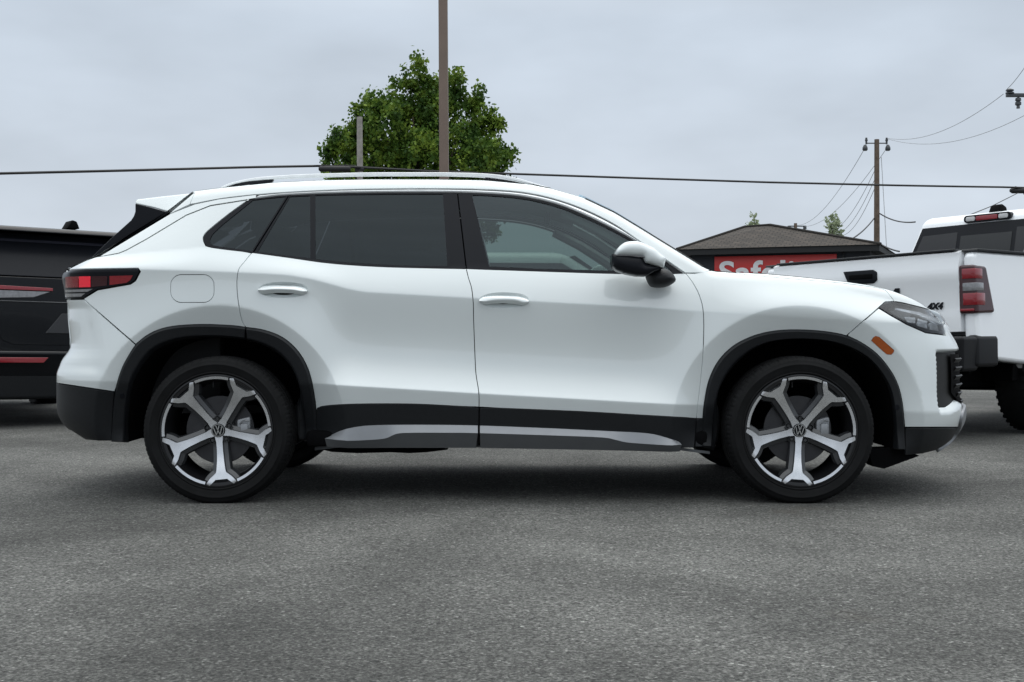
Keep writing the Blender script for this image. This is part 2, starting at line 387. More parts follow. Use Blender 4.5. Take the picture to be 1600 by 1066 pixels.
def todom(P, step=5, closed=True):
    """outline given as photo points (px,py), ('S',s) = same height at domain s, or ('D',s,z)"""
    o = []; pend = []
    seg = []
    for p in P:
        if p[0] == 'S': seg.append(('S', p[1]))
        elif p[0] == 'D': seg.append(('D', p[1], p[2]))
        else: seg.append(('P', p[0], p[1]))
    n = len(seg); res = []
    for i, q in enumerate(seg):
        if q[0] == 'P':
            res.append(inv(q[1], q[2])); nx = seg[(i+1) % n]
            if nx[0] == 'P' and (closed or i < n-1):
                k = max(1, int(math.dist(q[1:], nx[1:])/step))
                for j in range(1, k): res.append(inv(q[1]+(nx[1]-q[1])*j/k, q[2]+(nx[2]-q[2])*j/k))
        elif q[0] == 'D': res.append((q[1], q[2]))
        else:
            pv, nx = seg[i-1], seg[(i+1) % n]
            src = pv if pv[0] == 'P' else nx
            res.append((q[1], inv(src[1], src[2])[1]))
    return res
def dd_(P, step=.03):
    return dens(P, step)
def patch(name, P, m, parent, off=0.0, holes=(), step=.011, flange=.018, dom=False, offf=None, pstep=5):
    out_ = dens(P if dom else todom(P, pstep), .03); hs = [dens(h if dom else todom(h, pstep), .03) for h in holes]
    ex = None
    if step <= .011:                                               # rows of vertices along both sides of every fold
        A_ = np.array(out_); x0, x1 = A_[:, 0].min(), A_[:, 0].max(); xs = np.arange(x0, x1, .010); E_ = []
        for Tb, lim in ((LOW, (-1.1, 1.15)), (SHO, (-2.1, 1.3))):
            q = xs[(xs > lim[0]) & (xs < lim[1])]
            for dz in (-.0042, .0042): E_.append(np.stack([q, itp(Tb, q)+dz], 1))
        for cx in (WR, WF):
            th = np.linspace(-.1, math.pi+.1, 200)
            for dr in (-.004, .004): E_.append(np.stack([cx+(.607+dr)*np.cos(th)/.985, WZ+(.607+dr)*np.sin(th)], 1))
        ex = np.concatenate(E_); ex = ex[(ex[:, 0] > x0) & (ex[:, 0] < x1)]
    V, T, lo = cdt(out_, hs, step, ex); s, z = V[:, 0], V[:, 1]
    o_ = np.full(len(V), float(off)) if offf is None else off+offf(s, z)
    p = lift(s, z, o_); n = nrm(s, z)
    if offf is not None:
        e_ = 3e-3; a = lift(s+e_, z, off+offf(s+e_, z))-lift(s-e_, z, off+offf(s-e_, z)); b = lift(s, z+e_, off+offf(s, z+e_))-lift(s, z-e_, off+offf(s, z-e_))
        n = np.cross(a, b); n /= np.linalg.norm(n, axis=-1, keepdims=True)+1e-12
    # orientation: outward (towards -y at the flank)
    q = p[T]; fn = np.cross(q[:, 1]-q[:, 0], q[:, 2]-q[:, 0]); flip = (fn*n[T[:, 0]]).sum(1) < 0; T = T.copy(); T[flip] = T[flip][:, ::-1]
    v = [tuple(x) for x in p]; nn = [tuple(x) for x in n]; f = [tuple(t) for t in T]
    if flange:
        for L_ in lo:
            k = len(v); m_ = len(L_)
            for i in L_:
                a_ = p[L_[(L_.index(i)-1)]] if False else None
            A = p[L_]; tng = np.roll(A, -1, 0)-np.roll(A, 1, 0); tng /= np.linalg.norm(tng, axis=1, keepdims=True)+1e-12
            nL = n[L_]; side = np.cross(tng, nL); side /= np.linalg.norm(side, axis=1, keepdims=True)+1e-12
            B = A-nL*.0015+side*0; C_ = A-nL*flange
            for row, nr_ in ((A, nL*.6+side*.8), (C_, side)):
                v += [tuple(x) for x in row]; nn += [tuple(x) for x in nr_]
            for i in range(m_):
                j = (i+1) % m_; f.append((k+i, k+j, k+m_+j, k+m_+i))
    o = mk(name, v, f, m, parent)
    # make flange faces agree with their normals
    me = o.data; nv = np.array(nn)
    if flange:
        b = bmesh.new(); b.from_mesh(me); b.verts.ensure_lookup_table(); b.faces.ensure_lookup_table()
        for fc in b.faces[len(T):]:
            fc.normal_update(); a_ = sum((Vector(nn[w_.index]) for w_ in fc.verts), Vector())
            if fc.normal.dot(a_) < 0: fc.normal_flip()
        b.to_mesh(me); b.free()
    # outward side sign for flange depends on loop direction: flip if pointing into the patch
    if flange:
        k = len(p)
        for L_ in lo:
            m_ = len(L_); i = m_//2; A = p[L_[i]]; sd = np.array(nn[k+m_+i])
            cen = V[L_[i]]; e_ = 2e-3
            t2 = V[L_[(i+1) % m_]]-V[L_[i-1]]; t2 = t2/(np.linalg.norm(t2)+1e-12); nrm2 = np.array([-t2[1], t2[0]])
            tst = cen+nrm2*e_; inside = pip([tst[0]], [tst[1]], out_)[0] and not any(pip([tst[0]], [tst[1]], h)[0] for h in hs)
            outdir = -nrm2 if inside else nrm2
            d3 = lift(np.array(cen[0]+outdir[0]*e_), np.array(cen[1]+outdir[1]*e_))-lift(np.array(cen[0]), np.array(cen[1]))
            if float((d3*sd).sum()) < 0:
                for r_ in range(k+m_, k+2*m_): nn[r_] = tuple(-np.array(nn[r_]))
                for i2, r_ in enumerate(range(k, k+m_)):
                    nl = n[L_[i2]]; nn[r_] = tuple(nl*.6-(np.array(nn[r_])-nl*.6))
            k += 2*m_
        b = bmesh.new(); b.from_mesh(me); b.faces.ensure_lookup_table()
        for fc in b.faces[len(T):]:
            fc.normal_update(); a_ = sum((Vector(nn[w_.index]) for w_ in fc.verts), Vector())
            if fc.normal.dot(a_) < 0: fc.normal_flip()
        b.to_mesh(me); b.free()
    me.normals_split_custom_set_from_vertices([tuple(map(float, x)) for x in nn])
    o['_m'] = 1
    return o
def pts3(P, off=0.0, step=6, closed=False):
    d = np.array(todom(P, step, closed)); return lift(d[:, 0], d[:, 1], off)
def ribbon(name, A, B, m, parent, offs=((0, 0), (1, 0)), n=60, k=8, smooth=True, thick=.01):
    """band between two photo polylines; offs = (across, lift) knots"""
    a = resamp(A, n); b = resamp(B, n); t = np.linspace(0, 1, k+1); ok = np.interp(t, [q[0] for q in offs], [q[1] for q in offs])
    dA = np.array([inv(*q) for q in a]); dB = np.array([inv(*q) for q in b]); v = []
    for i in range(n):
        dd = dA[i][None]*(1-t[:, None])+dB[i][None]*t[:, None]; v.append(lift(dd[:, 0], dd[:, 1], ok))
    v = np.array(v); f = []
    if thick:
        sd = lift(dA[:, 0], dA[:, 1], np.full(n, ok[0]-thick)); se = lift(dB[:, 0], dB[:, 1], np.full(n, ok[-1]-thick))
        v = np.concatenate([sd[:, None], v, se[:, None]], 1)
    kk = v.shape[1]
    for i in range(n-1):
        for j in range(kk-1): f.append((i*kk+j, (i+1)*kk+j, (i+1)*kk+j+1, i*kk+j+1))
    f.append([j for j in range(kk)]); f.append([(n-1)*kk+j for j in range(kk)][::-1])
    o = mk(name, v.reshape(-1, 3), f, m, parent, smooth=smooth); fixn(o)
    if o.data.polygons[0].normal.y > 0 and False: o.data.flip_normals()
    o.data.set_sharp_from_angle(angle=R(28)); return o
def pillow(name, outline, Yw, th, m, parent=None, step=None, back=True, power=.5, tilt=0, ext=0):
    """rounded solid whose outline is given in photo points, standing at world depth Yw (local to the car)"""
    D = CD+Yw; P = [((x-PX0)*D/FPX, CH-(y-PY0)*D/FPX) for x, y in outline]
    A = np.array(P); size = max(np.ptp(A[:, 0]), np.ptp(A[:, 1])); step = step or size/26; P = dens(P, step)
    V, T, lo = cdt(P, [], step); B = np.array(P)
    dist = np.sqrt(((V[:, None]-B[None])**2).sum(2).min(1)); mxd = dist.max(); h = th*(1-(1-np.clip(dist/mxd, 0, 1))**2)**power
    sl = tilt*(V[:, 0]-V[:, 0].mean())
    f = np.stack([V[:, 0], Yw-HW-h+sl, V[:, 1]], 1); g = np.stack([V[:, 0], Yw-HW+(h*(.25 if ext else 1) if back else 0*h)+ext+sl+.0005, V[:, 1]], 1)
    v = np.concatenate([f, g]); k = len(V); fs = [tuple(t) for t in T]+[tuple(t+k)[::-1] for t in T]
    L_ = lo[0]
    for i in range(len(L_)): j = (i+1) % len(L_); fs.append((L_[i], L_[j], L_[j]+k, L_[i]+k))
    o = mk(name, v, fs, m, parent); return fixn(o)
def far(o, parent=None):
    """mirrored copy for the far flank"""
    c = o.copy(); COL.objects.link(c); c.scale.y = -1; c.parent = parent or o.parent
    return c

# ------------------------------------------------------------------ the white SUV : parts
CAR = empty('suv', (0, HW, 0), 'large white SUV seen side-on in the foreground, with silver roof rails and black wheel arches', 'SUV')
G = .0021
def inset(P, d):
    A = np.array(P, float); k = np.r_[True, np.linalg.norm(np.diff(A, axis=0), axis=1) > 1e-6]; A = A[k]
    if np.linalg.norm(A[0]-A[-1]) < 1e-6: A = A[:-1]
    ar = .5*np.sum(A[:, 0]*np.roll(A[:, 1], -1)-np.roll(A[:, 0], -1)*A[:, 1]); sg = 1 if ar > 0 else -1
    a = A-np.roll(A, 1, 0); b = np.roll(A, -1, 0)-A; a /= np.linalg.norm(a, axis=1, keepdims=True); b /= np.linalg.norm(b, axis=1, keepdims=True)
    na = np.stack([-a[:, 1], a[:, 0]], 1)*sg; nb = np.stack([-b[:, 1], b[:, 0]], 1)*sg; m = na+nb; L_ = np.maximum((m**2).sum(1), .35)
    return [tuple(q) for q in A+m*(2*d/L_)[:, None]]
def panel(name, P, m=WHITE, off=0.0, holes=(), gap=G, label=None, both=True, parent=CAR, **kw):
    D_ = inset(todom(P), gap) if gap else todom(P)
    H = [todom(h) for h in holes]
    if kw.get('hgap'): H = [inset(h, -kw['hgap']) for h in H]
    kw.pop('hgap', None)
    o = patch(name, D_, m, parent, off, H, dom=True, **kw)
    if label: o['label'] = label
    if both: far(o)
    return o
RAO = [(174, 689), (176, 650), (180, 613), (189, 580), (201, 556), (216, 535), (240, 518.5), (270, 510), (315, 507), (360, 508.6), (384, 511.5), (413, 516), (442, 527.6), (465, 548), (480, 573), (488.5, 602), (494, 640), (495.6, 684)]
RAI = [(201, 690), (202.6, 649), (207, 610), (219, 580), (240, 553), (264, 540), (294, 532), (330, 529.6), (362, 531), (389, 535), (413, 543.6), (436, 558), (453.4, 578.5), (463.6, 604.7), (468, 631), (471, 686)]
FAO = [(1085.5, 697), (1088, 654), (1100.7, 625), (1108, 593), (1122.5, 564), (1144, 542), (1170.5, 527.6), (1199.5, 519), (1234.4, 515.5), (1278, 517), (1316, 523), (1345, 535), (1371, 554), (1391, 578.5), (1403, 602), (1410, 631), (1413, 666), (1414, 701)]
FAO[0:3] = [(1096, 697), (1098, 654), (1101, 625)]
FAI = [(1116.7, 700), (1118, 663), (1122.5, 625), (1135.6, 593), (1156, 567), (1182, 546.5), (1214, 535.5), (1263.5, 532.6), (1307, 539), (1345, 555), (1368, 575.6), (1385.6, 604.7), (1393, 636.6), (1395.8, 686), (1396, 701)]
RAO = smooth_line(RAO, 4); RAI = smooth_line(RAI, 4); FAO = smooth_line(FAO, 4); FAI = smooth_line(FAI, 4)
def cut(L_, x0, x1): return [p for p in L_ if x0 <= p[0] <= x1]
def edgeD(x0, x1, n=40, dz=-.0015):
    xs = np.linspace(x0, x1, n); return [('D', float(x), float(itp(EDGE, x)+dz)) for x in xs]
SNO, STA = SNOSE-.001, STAIL+.001
# shut lines (photo points)
C_LINE = [(393, 395.5), (382, 409), (373, 421), (370.3, 436), (370.3, 452), (372.5, 474), (377.6, 500), (384, 511.5)]
B_LINE = [(728.5, 420), (732, 434), (737, 451), (739.5, 475), (740, 500), (742.3, 560), (743.8, 585), (748, 612), (748.5, 636)]
A_LINE = [(1071, 427), (1080, 438), (1088, 451), (1094, 465), (1098, 480), (1099.7, 500), (1099.4, 530), (1098, 560), (1095, 590), (1091.5, 622), (1088, 654)]
SILLT = [(496, 636.5), (520, 633.2), (565, 631.3), (650, 631.5), (748, 636.5), (905, 643), (1000, 648.5), (1088, 653.5)]
C_LINE, B_LINE, A_LINE, SILLT = [smooth_line(q, 4) for q in (C_LINE, B_LINE, A_LINE, SILLT)]
ROOFL = smooth_line([(297, 319.5), (343, 310.4), (395, 304.2), (449.5, 299.8), (530, 296), (620, 294.3), (714, 294.4), (786, 297), (829, 301.8), (872.5, 312), (915.6, 327.6), (958.8, 349), (996, 373.6), (1040.7, 405), (1071, 426)], 4)
DLOT = smooth_line([(387.7, 312.3), (415, 308.4), (449.5, 305), (530, 301.8), (620, 300.6), (714, 301), (786, 304.2), (829, 309.4), (872.5, 320), (915.6, 337), (958.8, 358), (993, 377), (1039, 407.5), (1067, 427)], 4)
DLOB = smooth_line([(321.6, 384.4), (337.4, 388), (395, 395), (455, 403.2), (515.6, 411.5), (587.5, 416.6), (660, 418.8), (728.5, 420.2)], 4)
DLOF = smooth_line([(729, 420.2), (844, 424), (960, 427.6), (1067, 428.2)], 4)
QREAR = smooth_line([(387.7, 312.3), (357.5, 334), (328.8, 357), (319, 367), (317.4, 375), (321.6, 384.4)], 5)
TL = [(100, 427), (108, 423), (116.5, 421.6), (215, 420), (217.6, 424.5), (210.5, 437.8), (203, 443), (152, 452), (129, 466), (101, 467)]
# ---- near/far flank panels
HANDLE_R = ell(442.5, 453.2, 39.2, 12.6, 36, 2.3); HANDLE_F = ell(787.7, 469.4, 39, 12.4, 36, 2.3)
FUEL = rrect(266, 428.7, 335, 473.3, 17, 6)
zt_b = inv(104, 541)[1]
ql = [(130.5, 467.2), (212, 538)]+cut(RAO, 216, 384)+C_LINE[::-1]+[p for p in DLOB if p[0] < 393][::-1]+QREAR[::-1]
ql += [(387.6, 312.6), (329, 321.8), (291, 336.8), (228, 374.6), (197.6, 391.2), (185, 396.2), (150, 402), (137, 406.5), (124, 412.5), (112, 418.5), (108, 421.5)]+[(116.5, 420.4), (216, 418.9), (219.5, 424.5), (212, 439), (204, 444.4), (153, 453.4)]
rear_q = panel('rear_quarter_panel', ql, holes=[FUEL])
panel('fuel_flap', FUEL, gap=.0035, parent=rear_q, both=False)
rd = C_LINE+cut(RAO, 385, 496)+SILLT[1:]; rd = [p for p in rd if p[0] < 748]+B_LINE[::-1]+[p for p in DLOB if p[0] > 394][::-1]
rear_door = panel('rear_door', rd, holes=[HANDLE_R])
fd = [p for p in SILLT if p[0] > 749.5]+A_LINE[::-1]+DLOF[::-1][1:]+B_LINE
fd = B_LINE+[p for p in SILLT if p[0] > 749.5 and p[0] < 1087]+A_LINE[::-1]+[p for p in DLOF[::-1] if 730 < p[0] < 1067]
front_door = panel('front_door', fd, holes=[HANDLE_F])
HOODL = smooth_line([(1149, 426.9), (1179, 430.3), (1230, 435), (1305, 441.3), (1350, 446.6), (1380, 452), (1390, 461), (1398, 471.5)], 4)
HL = [(1373.5, 480.6), (1383, 472.8), (1398, 472), (1412, 474.2), (1440, 481.2), (1460, 487.5), (1474, 494.5), (1477, 501), (1474.5, 508), (1477, 519.5), (1475, 522.7), (1446, 519), (1416, 505.6), (1392, 492)]
ff = A_LINE+[(1098, 654)]+cut(FAO, 1098.5, 1320)+[(1322.6, 524.6)]+[(1372.5, 480.8), (1383, 471.6), (1397, 470.8)]+HOODL[::-1][1:]
ff += edgeD(X_of(1147, .15), X_of(1108, .17), 6, -.002)+[(1085, 427.5)]
panel('front_fender', ff)
hs_top = edgeD(X_of(1150, .15), XA, 30, -.001)
ss = np.linspace(XA, SNO, 24); hs_nose = [('D', float(s_), float(itp(EDGE, F(s_, .93)[0])-.001)) for s_ in ss[1:]]
HLT = [(1399, 470.7), (1412, 472.9), (1440, 479.9), (1460, 486), (1475, 493)]
zhn = inv(1475, 493)[1]
hood_side = panel('hood_edge', HOODL+HLT[0:]+[('D', SNO, zhn)]+hs_nose[::-1]+hs_top[::-1], gap=.0006)
zg, zg2, zc1, zc0 = inv(1488, 552)[1], inv(1503, 633)[1], inv(1503, 633)[1], .26
s0_, z0_, z1_ = inv(1464, 600)[0], inv(1480, 650)[1], inv(1480, 549)[1]
def pocket(s, z): return -.045*sst(s0_, s0_+.022, s)*sst(z0_, z0_+.085, z-.3*np.clip(s-s0_-.08, 0, .2))*(1-sst(z1_-.010, z1_+.004, z))
sh = inv(1474, 510)[0]
fb = [(1372.5, 481.8), (1323.5, 524.5)]+cut(FAO, 1325, 1413.5)[:-3]+[(1413.4, 667.5), (1497, 667.5), (1501.5, 645), (1503.5, 634), ('D', inv(1490, 615)[0], inv(1490, 614)[1]), ('D', inv(1488, 580)[0], zg), ('D', SNO, zg), ('D', SNO, zhn-.006), ('D', sh+.02, zhn-.006), ('D', sh+.02, inv(1470, 524)[1]), (1475, 524), (1446, 520.3), (1416, 507), (1391.5, 493.3)]
MARK = [(1361, 532.8), (1364, 527.5), (1368, 525), (1374, 526.5), (1397.5, 547.5), (1396.5, 551), (1393, 554.8), (1385, 554.2)]
front_bumper = panel('front_bumper', fb, holes=[MARK], offf=pocket)
panel('side_marker_light', MARK, AMBER, gap=.002, off=.001, both=True)
zlow = inv(88, 599)[1]; ztop = float(itp(EDGE, -2.3))-.004; STL = inv(104, 450)[0]-.06
rb = [(104, 468.8), (129.5, 468.2), (211.5, 539)]+[p for p in RAO if p[0] < 212 and p[1] < 612][::-1]+[(179, 612), (88.5, 598.5), ('D', STA, zlow), ('D', STA, zt_b), ('D', STL, zt_b)]
def rpock(s, z): return -.010*sst(.60, .66, z)*(1-sst(.93, .98, z))*sst(-1.98, -2.10, s+.35*(z-.75))
panel('rear_bumper', rb, offf=rpock)
panel('tailgate', [('D', STL, zt_b+.004), ('D', STA, zt_b+.004), ('D', STA, ztop), ('D', STL, ztop)], off=-.006)
# roof side with the windscreen pillar, and the pale strip down the rear pillar
rs = [(304, 301.5)]+[(297, 319)]+ROOFL[1:]+[(1100, 426)]+edgeD(X_of(1107, .17), X_of(304, .32), 140, -.001)
roof_side = panel('roof_side', rs, gap=.0012)
strip = [(400, 304.6), (343, 311.4), (304, 319.6), (266, 334.6), (157, 400.4), (152, 401.6), (185, 395.4), (197.6, 390.2), (228, 373.6), (291, 335.6), (329, 320.6), (387.6, 311.4), (400, 309.2)]
panel('rear_pillar_strip', strip, gap=.0006)
rt = resamp([p for p in ROOFL if p[0] > 398], 110); db_ = resamp([p for p in DLOT if p[0] > 398], 110)
ribbon('window_trim', [tuple(a*.72+b*.28) for a, b in zip(rt, db_)], [tuple(a*.06+b*.94) for a, b in zip(rt, db_)], BRIGHT, CAR, offs=((0, -.003), (.9, .010), (1, .002)), n=110, k=4); far(bpy.data.objects['window_trim'])
panel('spoiler_corner', [(265, 334.2), (304, 301.2), (296.6, 319.4)], gap=.0010, off=.001)
# ---- dark backing under every gap
bl = [('D', STA, .30), ('D', STA, ztop-.02)]
bl += [('D', float(x), float(itp(BELT, x)-.012)) for x in np.linspace(-2.2, 1.0, 60)]
bl += [('D', float(x), float(itp(EDGE, x)-.022)) for x in np.linspace(1.04, XA, 20)]
bl += [('D', float(s_), float(itp(EDGE, F(s_, .93)[0])-.03)) for s_ in ss[1:]]
bl += [('D', SNO, .30), (1440, 704), (1414, 706)]+FAI[::-1]+[(1110, 697), (500, 694)]+RAI[::-1]+[(174, 684), (134, 683), (112, 670)]
patch('body_shell', bl, SEAL, CAR, -.022, flange=0, step=.05); far(bpy.data.objects['body_shell'])
# pillar and roof backing around the glass
dlo = QREAR[::-1]+DLOT[1:]+DLOF[::-1]+DLOB[::-1][1:]
G1 = [(327.4, 375), (331.5, 366), (346, 352), (395, 312.5), (415, 310), (446.5, 307), (393.5, 392), (345, 385.5), (332, 382.8), (328.2, 380)]
G2 = [(453, 307), (484.5, 305.5), (485, 403.5), (402, 393.4)]
G3 = [(492.5, 305), (530, 304), (620, 303), (692, 303), (699, 415.5), (640, 415), (590, 413), (540, 409.5), (493, 404.5)]
G4 = smooth_line([(737.5, 304.5), (786, 307), (829, 312.5), (872, 323.5), (915, 340.5), (958, 361), (992, 380)], 3)+[(1028, 405), (1050, 423), (960, 423), (845, 420), (764, 416.4)]
up_ = [(300, 305)]+[(270, 332), (160, 400)]+[(230, 376), (300, 335), (340, 322), (388, 314)]
wf1 = QREAR+[p for p in DLOB if p[0] < 394]+[(394.5, 394.5), (451, 304.5)]+[p for p in DLOT if p[0] < 450][::-1][:-1]
wf2 = [(452.3, 304.6), (396, 395.4)]+[p for p in DLOB if 397 < p[0] < 727]+[(728, 420), (714.2, 301)]+[p for p in DLOT if 452 < p[0] < 713.5][::-1]
wf3 = [(729.3, 420.3)]+DLOF[1:]+[p for p in DLOT if p[0] > 718][::-1]+[(715.4, 301)]
f1 = patch('quarter_window_frame', inset(todom(wf1), .0012), GLOSSB, CAR, -.002, [todom(G1)], dom=True, step=.03); far(f1)
for f_, nm, P, m in ((None, 'quarter_window', G1, GL_DARK),):
    g = patch(nm, P, m, CAR, -.006, flange=0, step=.03); far(g)
f2 = patch('window_frame', inset(todom(wf2), .0012), GLOSSB, rear_door, -.002, [todom(G2), todom(G3)], dom=True, step=.03)
g2 = patch('window', G3, GL_DARK, rear_door, -.006, flange=0, step=.03); g2b = patch('window', G2, GL_DARK, rear_door, -.006, flange=0, step=.03)
f3 = patch('window_frame', inset(todom(wf3), .0012), GLOSSB, front_door, -.002, [todom(G4)], dom=True, step=.03)
g4 = patch('window', G4, GL_FRONT, front_door, -.006, flange=0, step=.03)
fdoor_far = [o for o in bpy.data.objects if o.name == 'front_door.001'][0]; rdoor_far = bpy.data.objects['rear_door.001']
def far_to(o, par):                        # parents are already mirrored
    c = o.copy(); COL.objects.link(c); c.parent = par; return c
for o_ in (f2, g2, g2b): far_to(o_, rdoor_far)
far_to(f3, fdoor_far); c = far_to(g4, fdoor_far); c.data = g4.data.copy(); c.data.materials[0] = GL_FAR
# a seal line between the roof and the trim
sl = patch('roof_seal', rs[1:2]+ROOFL+[tuple(p) for p in DLOT[::-1]]+[(340, 322), (310, 330)], SEAL, CAR, -.010, flange=0, step=.05); far(sl)
# ---- top: hood, windscreen, roof
def top(name, s0, s1, m, amp, n=40, k=22, fwd=0, mate=CAR, zoff=0):
    S = np.linspace(s0, s1, n); x = F(S, .93)[0]; E_ = np.stack(F(S, itp(EDGE, x)), -1); E_[:, 2] = itp(EDGE, x)+zoff
    tg = np.gradient(E_, axis=0); nn = np.stack([-tg[:, 2], tg[:, 0]], 1)
    nn /= np.linalg.norm(nn, axis=1, keepdims=True)+1e-9; nn[nn[:, 1] < 0] *= -1
    flat = np.abs(tg[:, 0]) < 2e-4; nn[flat] = (0, 1)
    t = np.linspace(0, 1, k+1); a = amp(S) if callable(amp) else np.full(n, amp); c = 1-np.abs(2*t-1)**2.3; v = []
    for i in range(n):
        for j in range(k+1):
            y = E_[i, 1]*(1-2*t[j]); v.append((E_[i, 0]+nn[i, 0]*a[i]*c[j]+fwd*c[j], y, E_[i, 2]+nn[i, 1]*a[i]*c[j]))
    f = [(i*(k+1)+j, (i+1)*(k+1)+j, (i+1)*(k+1)+j+1, i*(k+1)+j+1) for i in range(n-1) for j in range(k)]
    o = mk(name, v, f, m, CAR); fixn(o); return o
xc = X_of(1108, .17)
top('hood', xc, SNO, WHITE, lambda S: .030*sst(SNO, SNO-.5, S)*sst(xc, xc+.3, S), n=70)
top('windscreen', X_of(905, .31), xc, GL_SCREEN, lambda S: .06*sst(xc, xc-.3, S), n=24)
top('roof', X_of(264, .30), X_of(905, .31), WHITE, lambda S: .028*sst(-1.5, -1.0, S)+.015, n=50)
top('rear_window', X_of(150, .24), X_of(264, .30), GLOSSB, lambda S: .05+0*S, n=20)
top('tailgate_top', STA, X_of(150, .24), WHITE, 0.0, n=20)
for sgn in (-1, 1):
    xs = np.linspace(X_of(914, .31), X_of(1096, .17), 40); q = lift(xs, itp(EDGE, xs)-.001, 0.0); b = MB(); b.tube([(a[0], -sgn*a[1]*1.0, a[2]+.001) for a in q], .0045, 6); b.build('windscreen_seal', SEAL, CAR)
# ---- spoiler and the black blades below it
def prism_px(name, outline, Yn, y0, y1, m, bev=.006, parent=CAR):
    D = CD+Yn; P = [((x-PX0)*D/FPX, CH-(y-PY0)*D/FPX) for x, y in outline]; b = MB(wn=True); b.prism(P, 'y', y0, y1, bev); return b.build(name, m, parent)
prism_px('spoiler', [(209.5, 313.5), (212, 311), (250, 306), (304, 299.8), (303, 309), (297, 319), (266, 332.5), (240, 325), (211, 318.6)], .30, -.625, .625, WHITE, .008); sp_ = bpy.data.objects['spoiler'].data; zs_ = min(v.co.z for v in sp_.vertices)
for v in sp_.vertices: v.co.y -= math.copysign(1, v.co.y)*(.55*(v.co.z-zs_)-.015)
wnorm(bpy.data.objects['spoiler'])
for sgn in (-1, 1):
    prism_px('spoiler_blade', [(213.5, 319), (240, 325.5), (267, 333), (230, 356), (157, 400.5), (145, 403.2), (178, 371), (208, 344), (213.5, 336)], .27, sgn*.655-.02, sgn*.655+.02, GLOSSB, .004)
v_ = []
for (px, py) in resamp([(145, 403.2), (178, 371), (208, 344), (213.5, 334), (214, 322)], 14):
    for t in np.linspace(-1, 1, 15): v_.append(((px-PX0)*6.3/FPX-.05*(1-t*t), .64*t, CH-(py-PY0)*6.3/FPX))
mk('rear_glass', v_, [(i*15+j, i*15+j+1, (i+1)*15+j+1, (i+1)*15+j) for i in range(13) for j in range(14)], GLOSSB, CAR)
# ---- cladding
def arch(name, A, B, label=None):
    o = ribbon(name, A, B, CLAD, CAR, offs=((0, .004), (.05, .014), (.66, .017), (.74, .010), (1, -.020)), n=110, k=16, thick=.02); far(o); return o
arch('rear_arch_cladding', [p for p in RAO if p[0] < 384.5], [p for p in RAI if p[0] < 388]); arch('rear_arch_cladding', [(385.7, 512)]+[p for p in RAO if p[0] > 387], [(389.3, 535)]+[p for p in RAI if p[0] > 390]); arch('front_arch_cladding', FAO, FAI)
SB = .0012
for cx_, cy_ in ((190.5, 616), (1402, 636)): o = patch('parking_sensor', ell(cx_, cy_, 3.6, 4.4, 16), GLOSSB, CAR, .020, flange=.006, step=.01); far(o)
panel('sill_cladding', [p for p in SILLT if p[0] < 748]+[(748, 637.5), (747.5, 697), (497, 697), (496.5, 684), (495, 640)], CLAD, off=.004, gap=SB)
panel('sill_cladding', [(749.5, 637.5)]+[p for p in SILLT if p[0] > 750]+[(1087, 655), (1084, 700), (749.5, 698)], CLAD, off=.004, gap=SB)
panel('sill_cladding', [(1089, 654.5), (1100, 655), (1099, 698), (1086, 698)], CLAD, off=.004, gap=SB)
zr2 = inv(112, 673)[1]
panel('rear_bumper_cladding', [(178, 613.4), (175.6, 650), (173.6, 689), (155, 689), (134, 687), (112, 673), ('D', STA, zr2), ('D', STA, zlow-.004), (88.5, 600)], CLAD, gap=.001)
panel('front_bumper_cladding', [(1414.5, 669), (1496, 669), (1487, 686), (1475, 695.5), (1462, 703), (1440, 708.5), (1414.5, 711)], CLAD, off=.002, gap=.001)
panel('chin_plate', [(1498, 668), (1502, 645), (1505, 634.5), ('D', SNO, inv(1503, 633)[1]), ('D', SNO, inv(1470, 703)[1]), (1465, 704.5), (1477, 696), (1489, 686)], SATIN, off=.012, gap=.001)
# grille: dark pocket and horizontal slats
zA, zB = zg-.004, inv(1503, 633)[1]+.004; sg0 = inv(1488, 580)[0]
panel('grille', [('D', sg0+.004, zA), ('D', SNO, zA), ('D', SNO, zB), ('D', sg0+.12, zB), ('D', sg0+.004, inv(1490, 614)[1])], DARK, off=-.008, gap=0, flange=0)
for i in range(6):
    zc_ = zA-(zA-zB)*(i+.5)/6; s_ = np.linspace(sg0+.035+(.03*(i-3) if i > 3 else 0), SNO, 26)
    b = MB(); P_ = lift(s_, np.full(26, zc_), .000); Q_ = lift(s_, np.full(26, zc_-.026), -.010)
    P2 = lift(s_, np.full(26, zc_-.006), .006); v_ = []; 
    for q in range(26): v_ += [P_[q], P2[q], Q_[q]]
    b.add(v_, [(q*3+a, q*3+a+1, q*3+a+4, q*3+a+3) for q in range(25) for a in range(2)]); o = b.build('grille_slat', CLAD, CAR, angle=20); far(o)
# sill garnish : light put into the colour, lit upper facet pale, shaded lower facet darker
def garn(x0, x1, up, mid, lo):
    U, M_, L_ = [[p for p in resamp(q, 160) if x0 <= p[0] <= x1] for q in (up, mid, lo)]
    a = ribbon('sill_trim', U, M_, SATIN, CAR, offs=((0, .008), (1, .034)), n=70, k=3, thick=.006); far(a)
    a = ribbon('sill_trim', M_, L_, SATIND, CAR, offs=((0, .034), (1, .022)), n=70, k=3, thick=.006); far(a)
UP = smooth_line([(514, 682.5), (530, 674), (552, 667.5), (586, 664), (660, 663.2), (743.5, 664.3), (862.5, 668.8), (947.5, 673), (1011, 676.5), (1040, 683), (1060, 690)], 4)
MI = smooth_line([(514, 684.5), (560, 684), (601, 681.5), (615, 676), (632, 672.6), (700, 672.3), (745, 672.8), (850, 676), (939, 679.5), (962, 683.5), (985.7, 688), (1060, 692)], 4)
LO = [(514, 697.3), (745, 697.3), (900, 700), (1060, 703.5)]
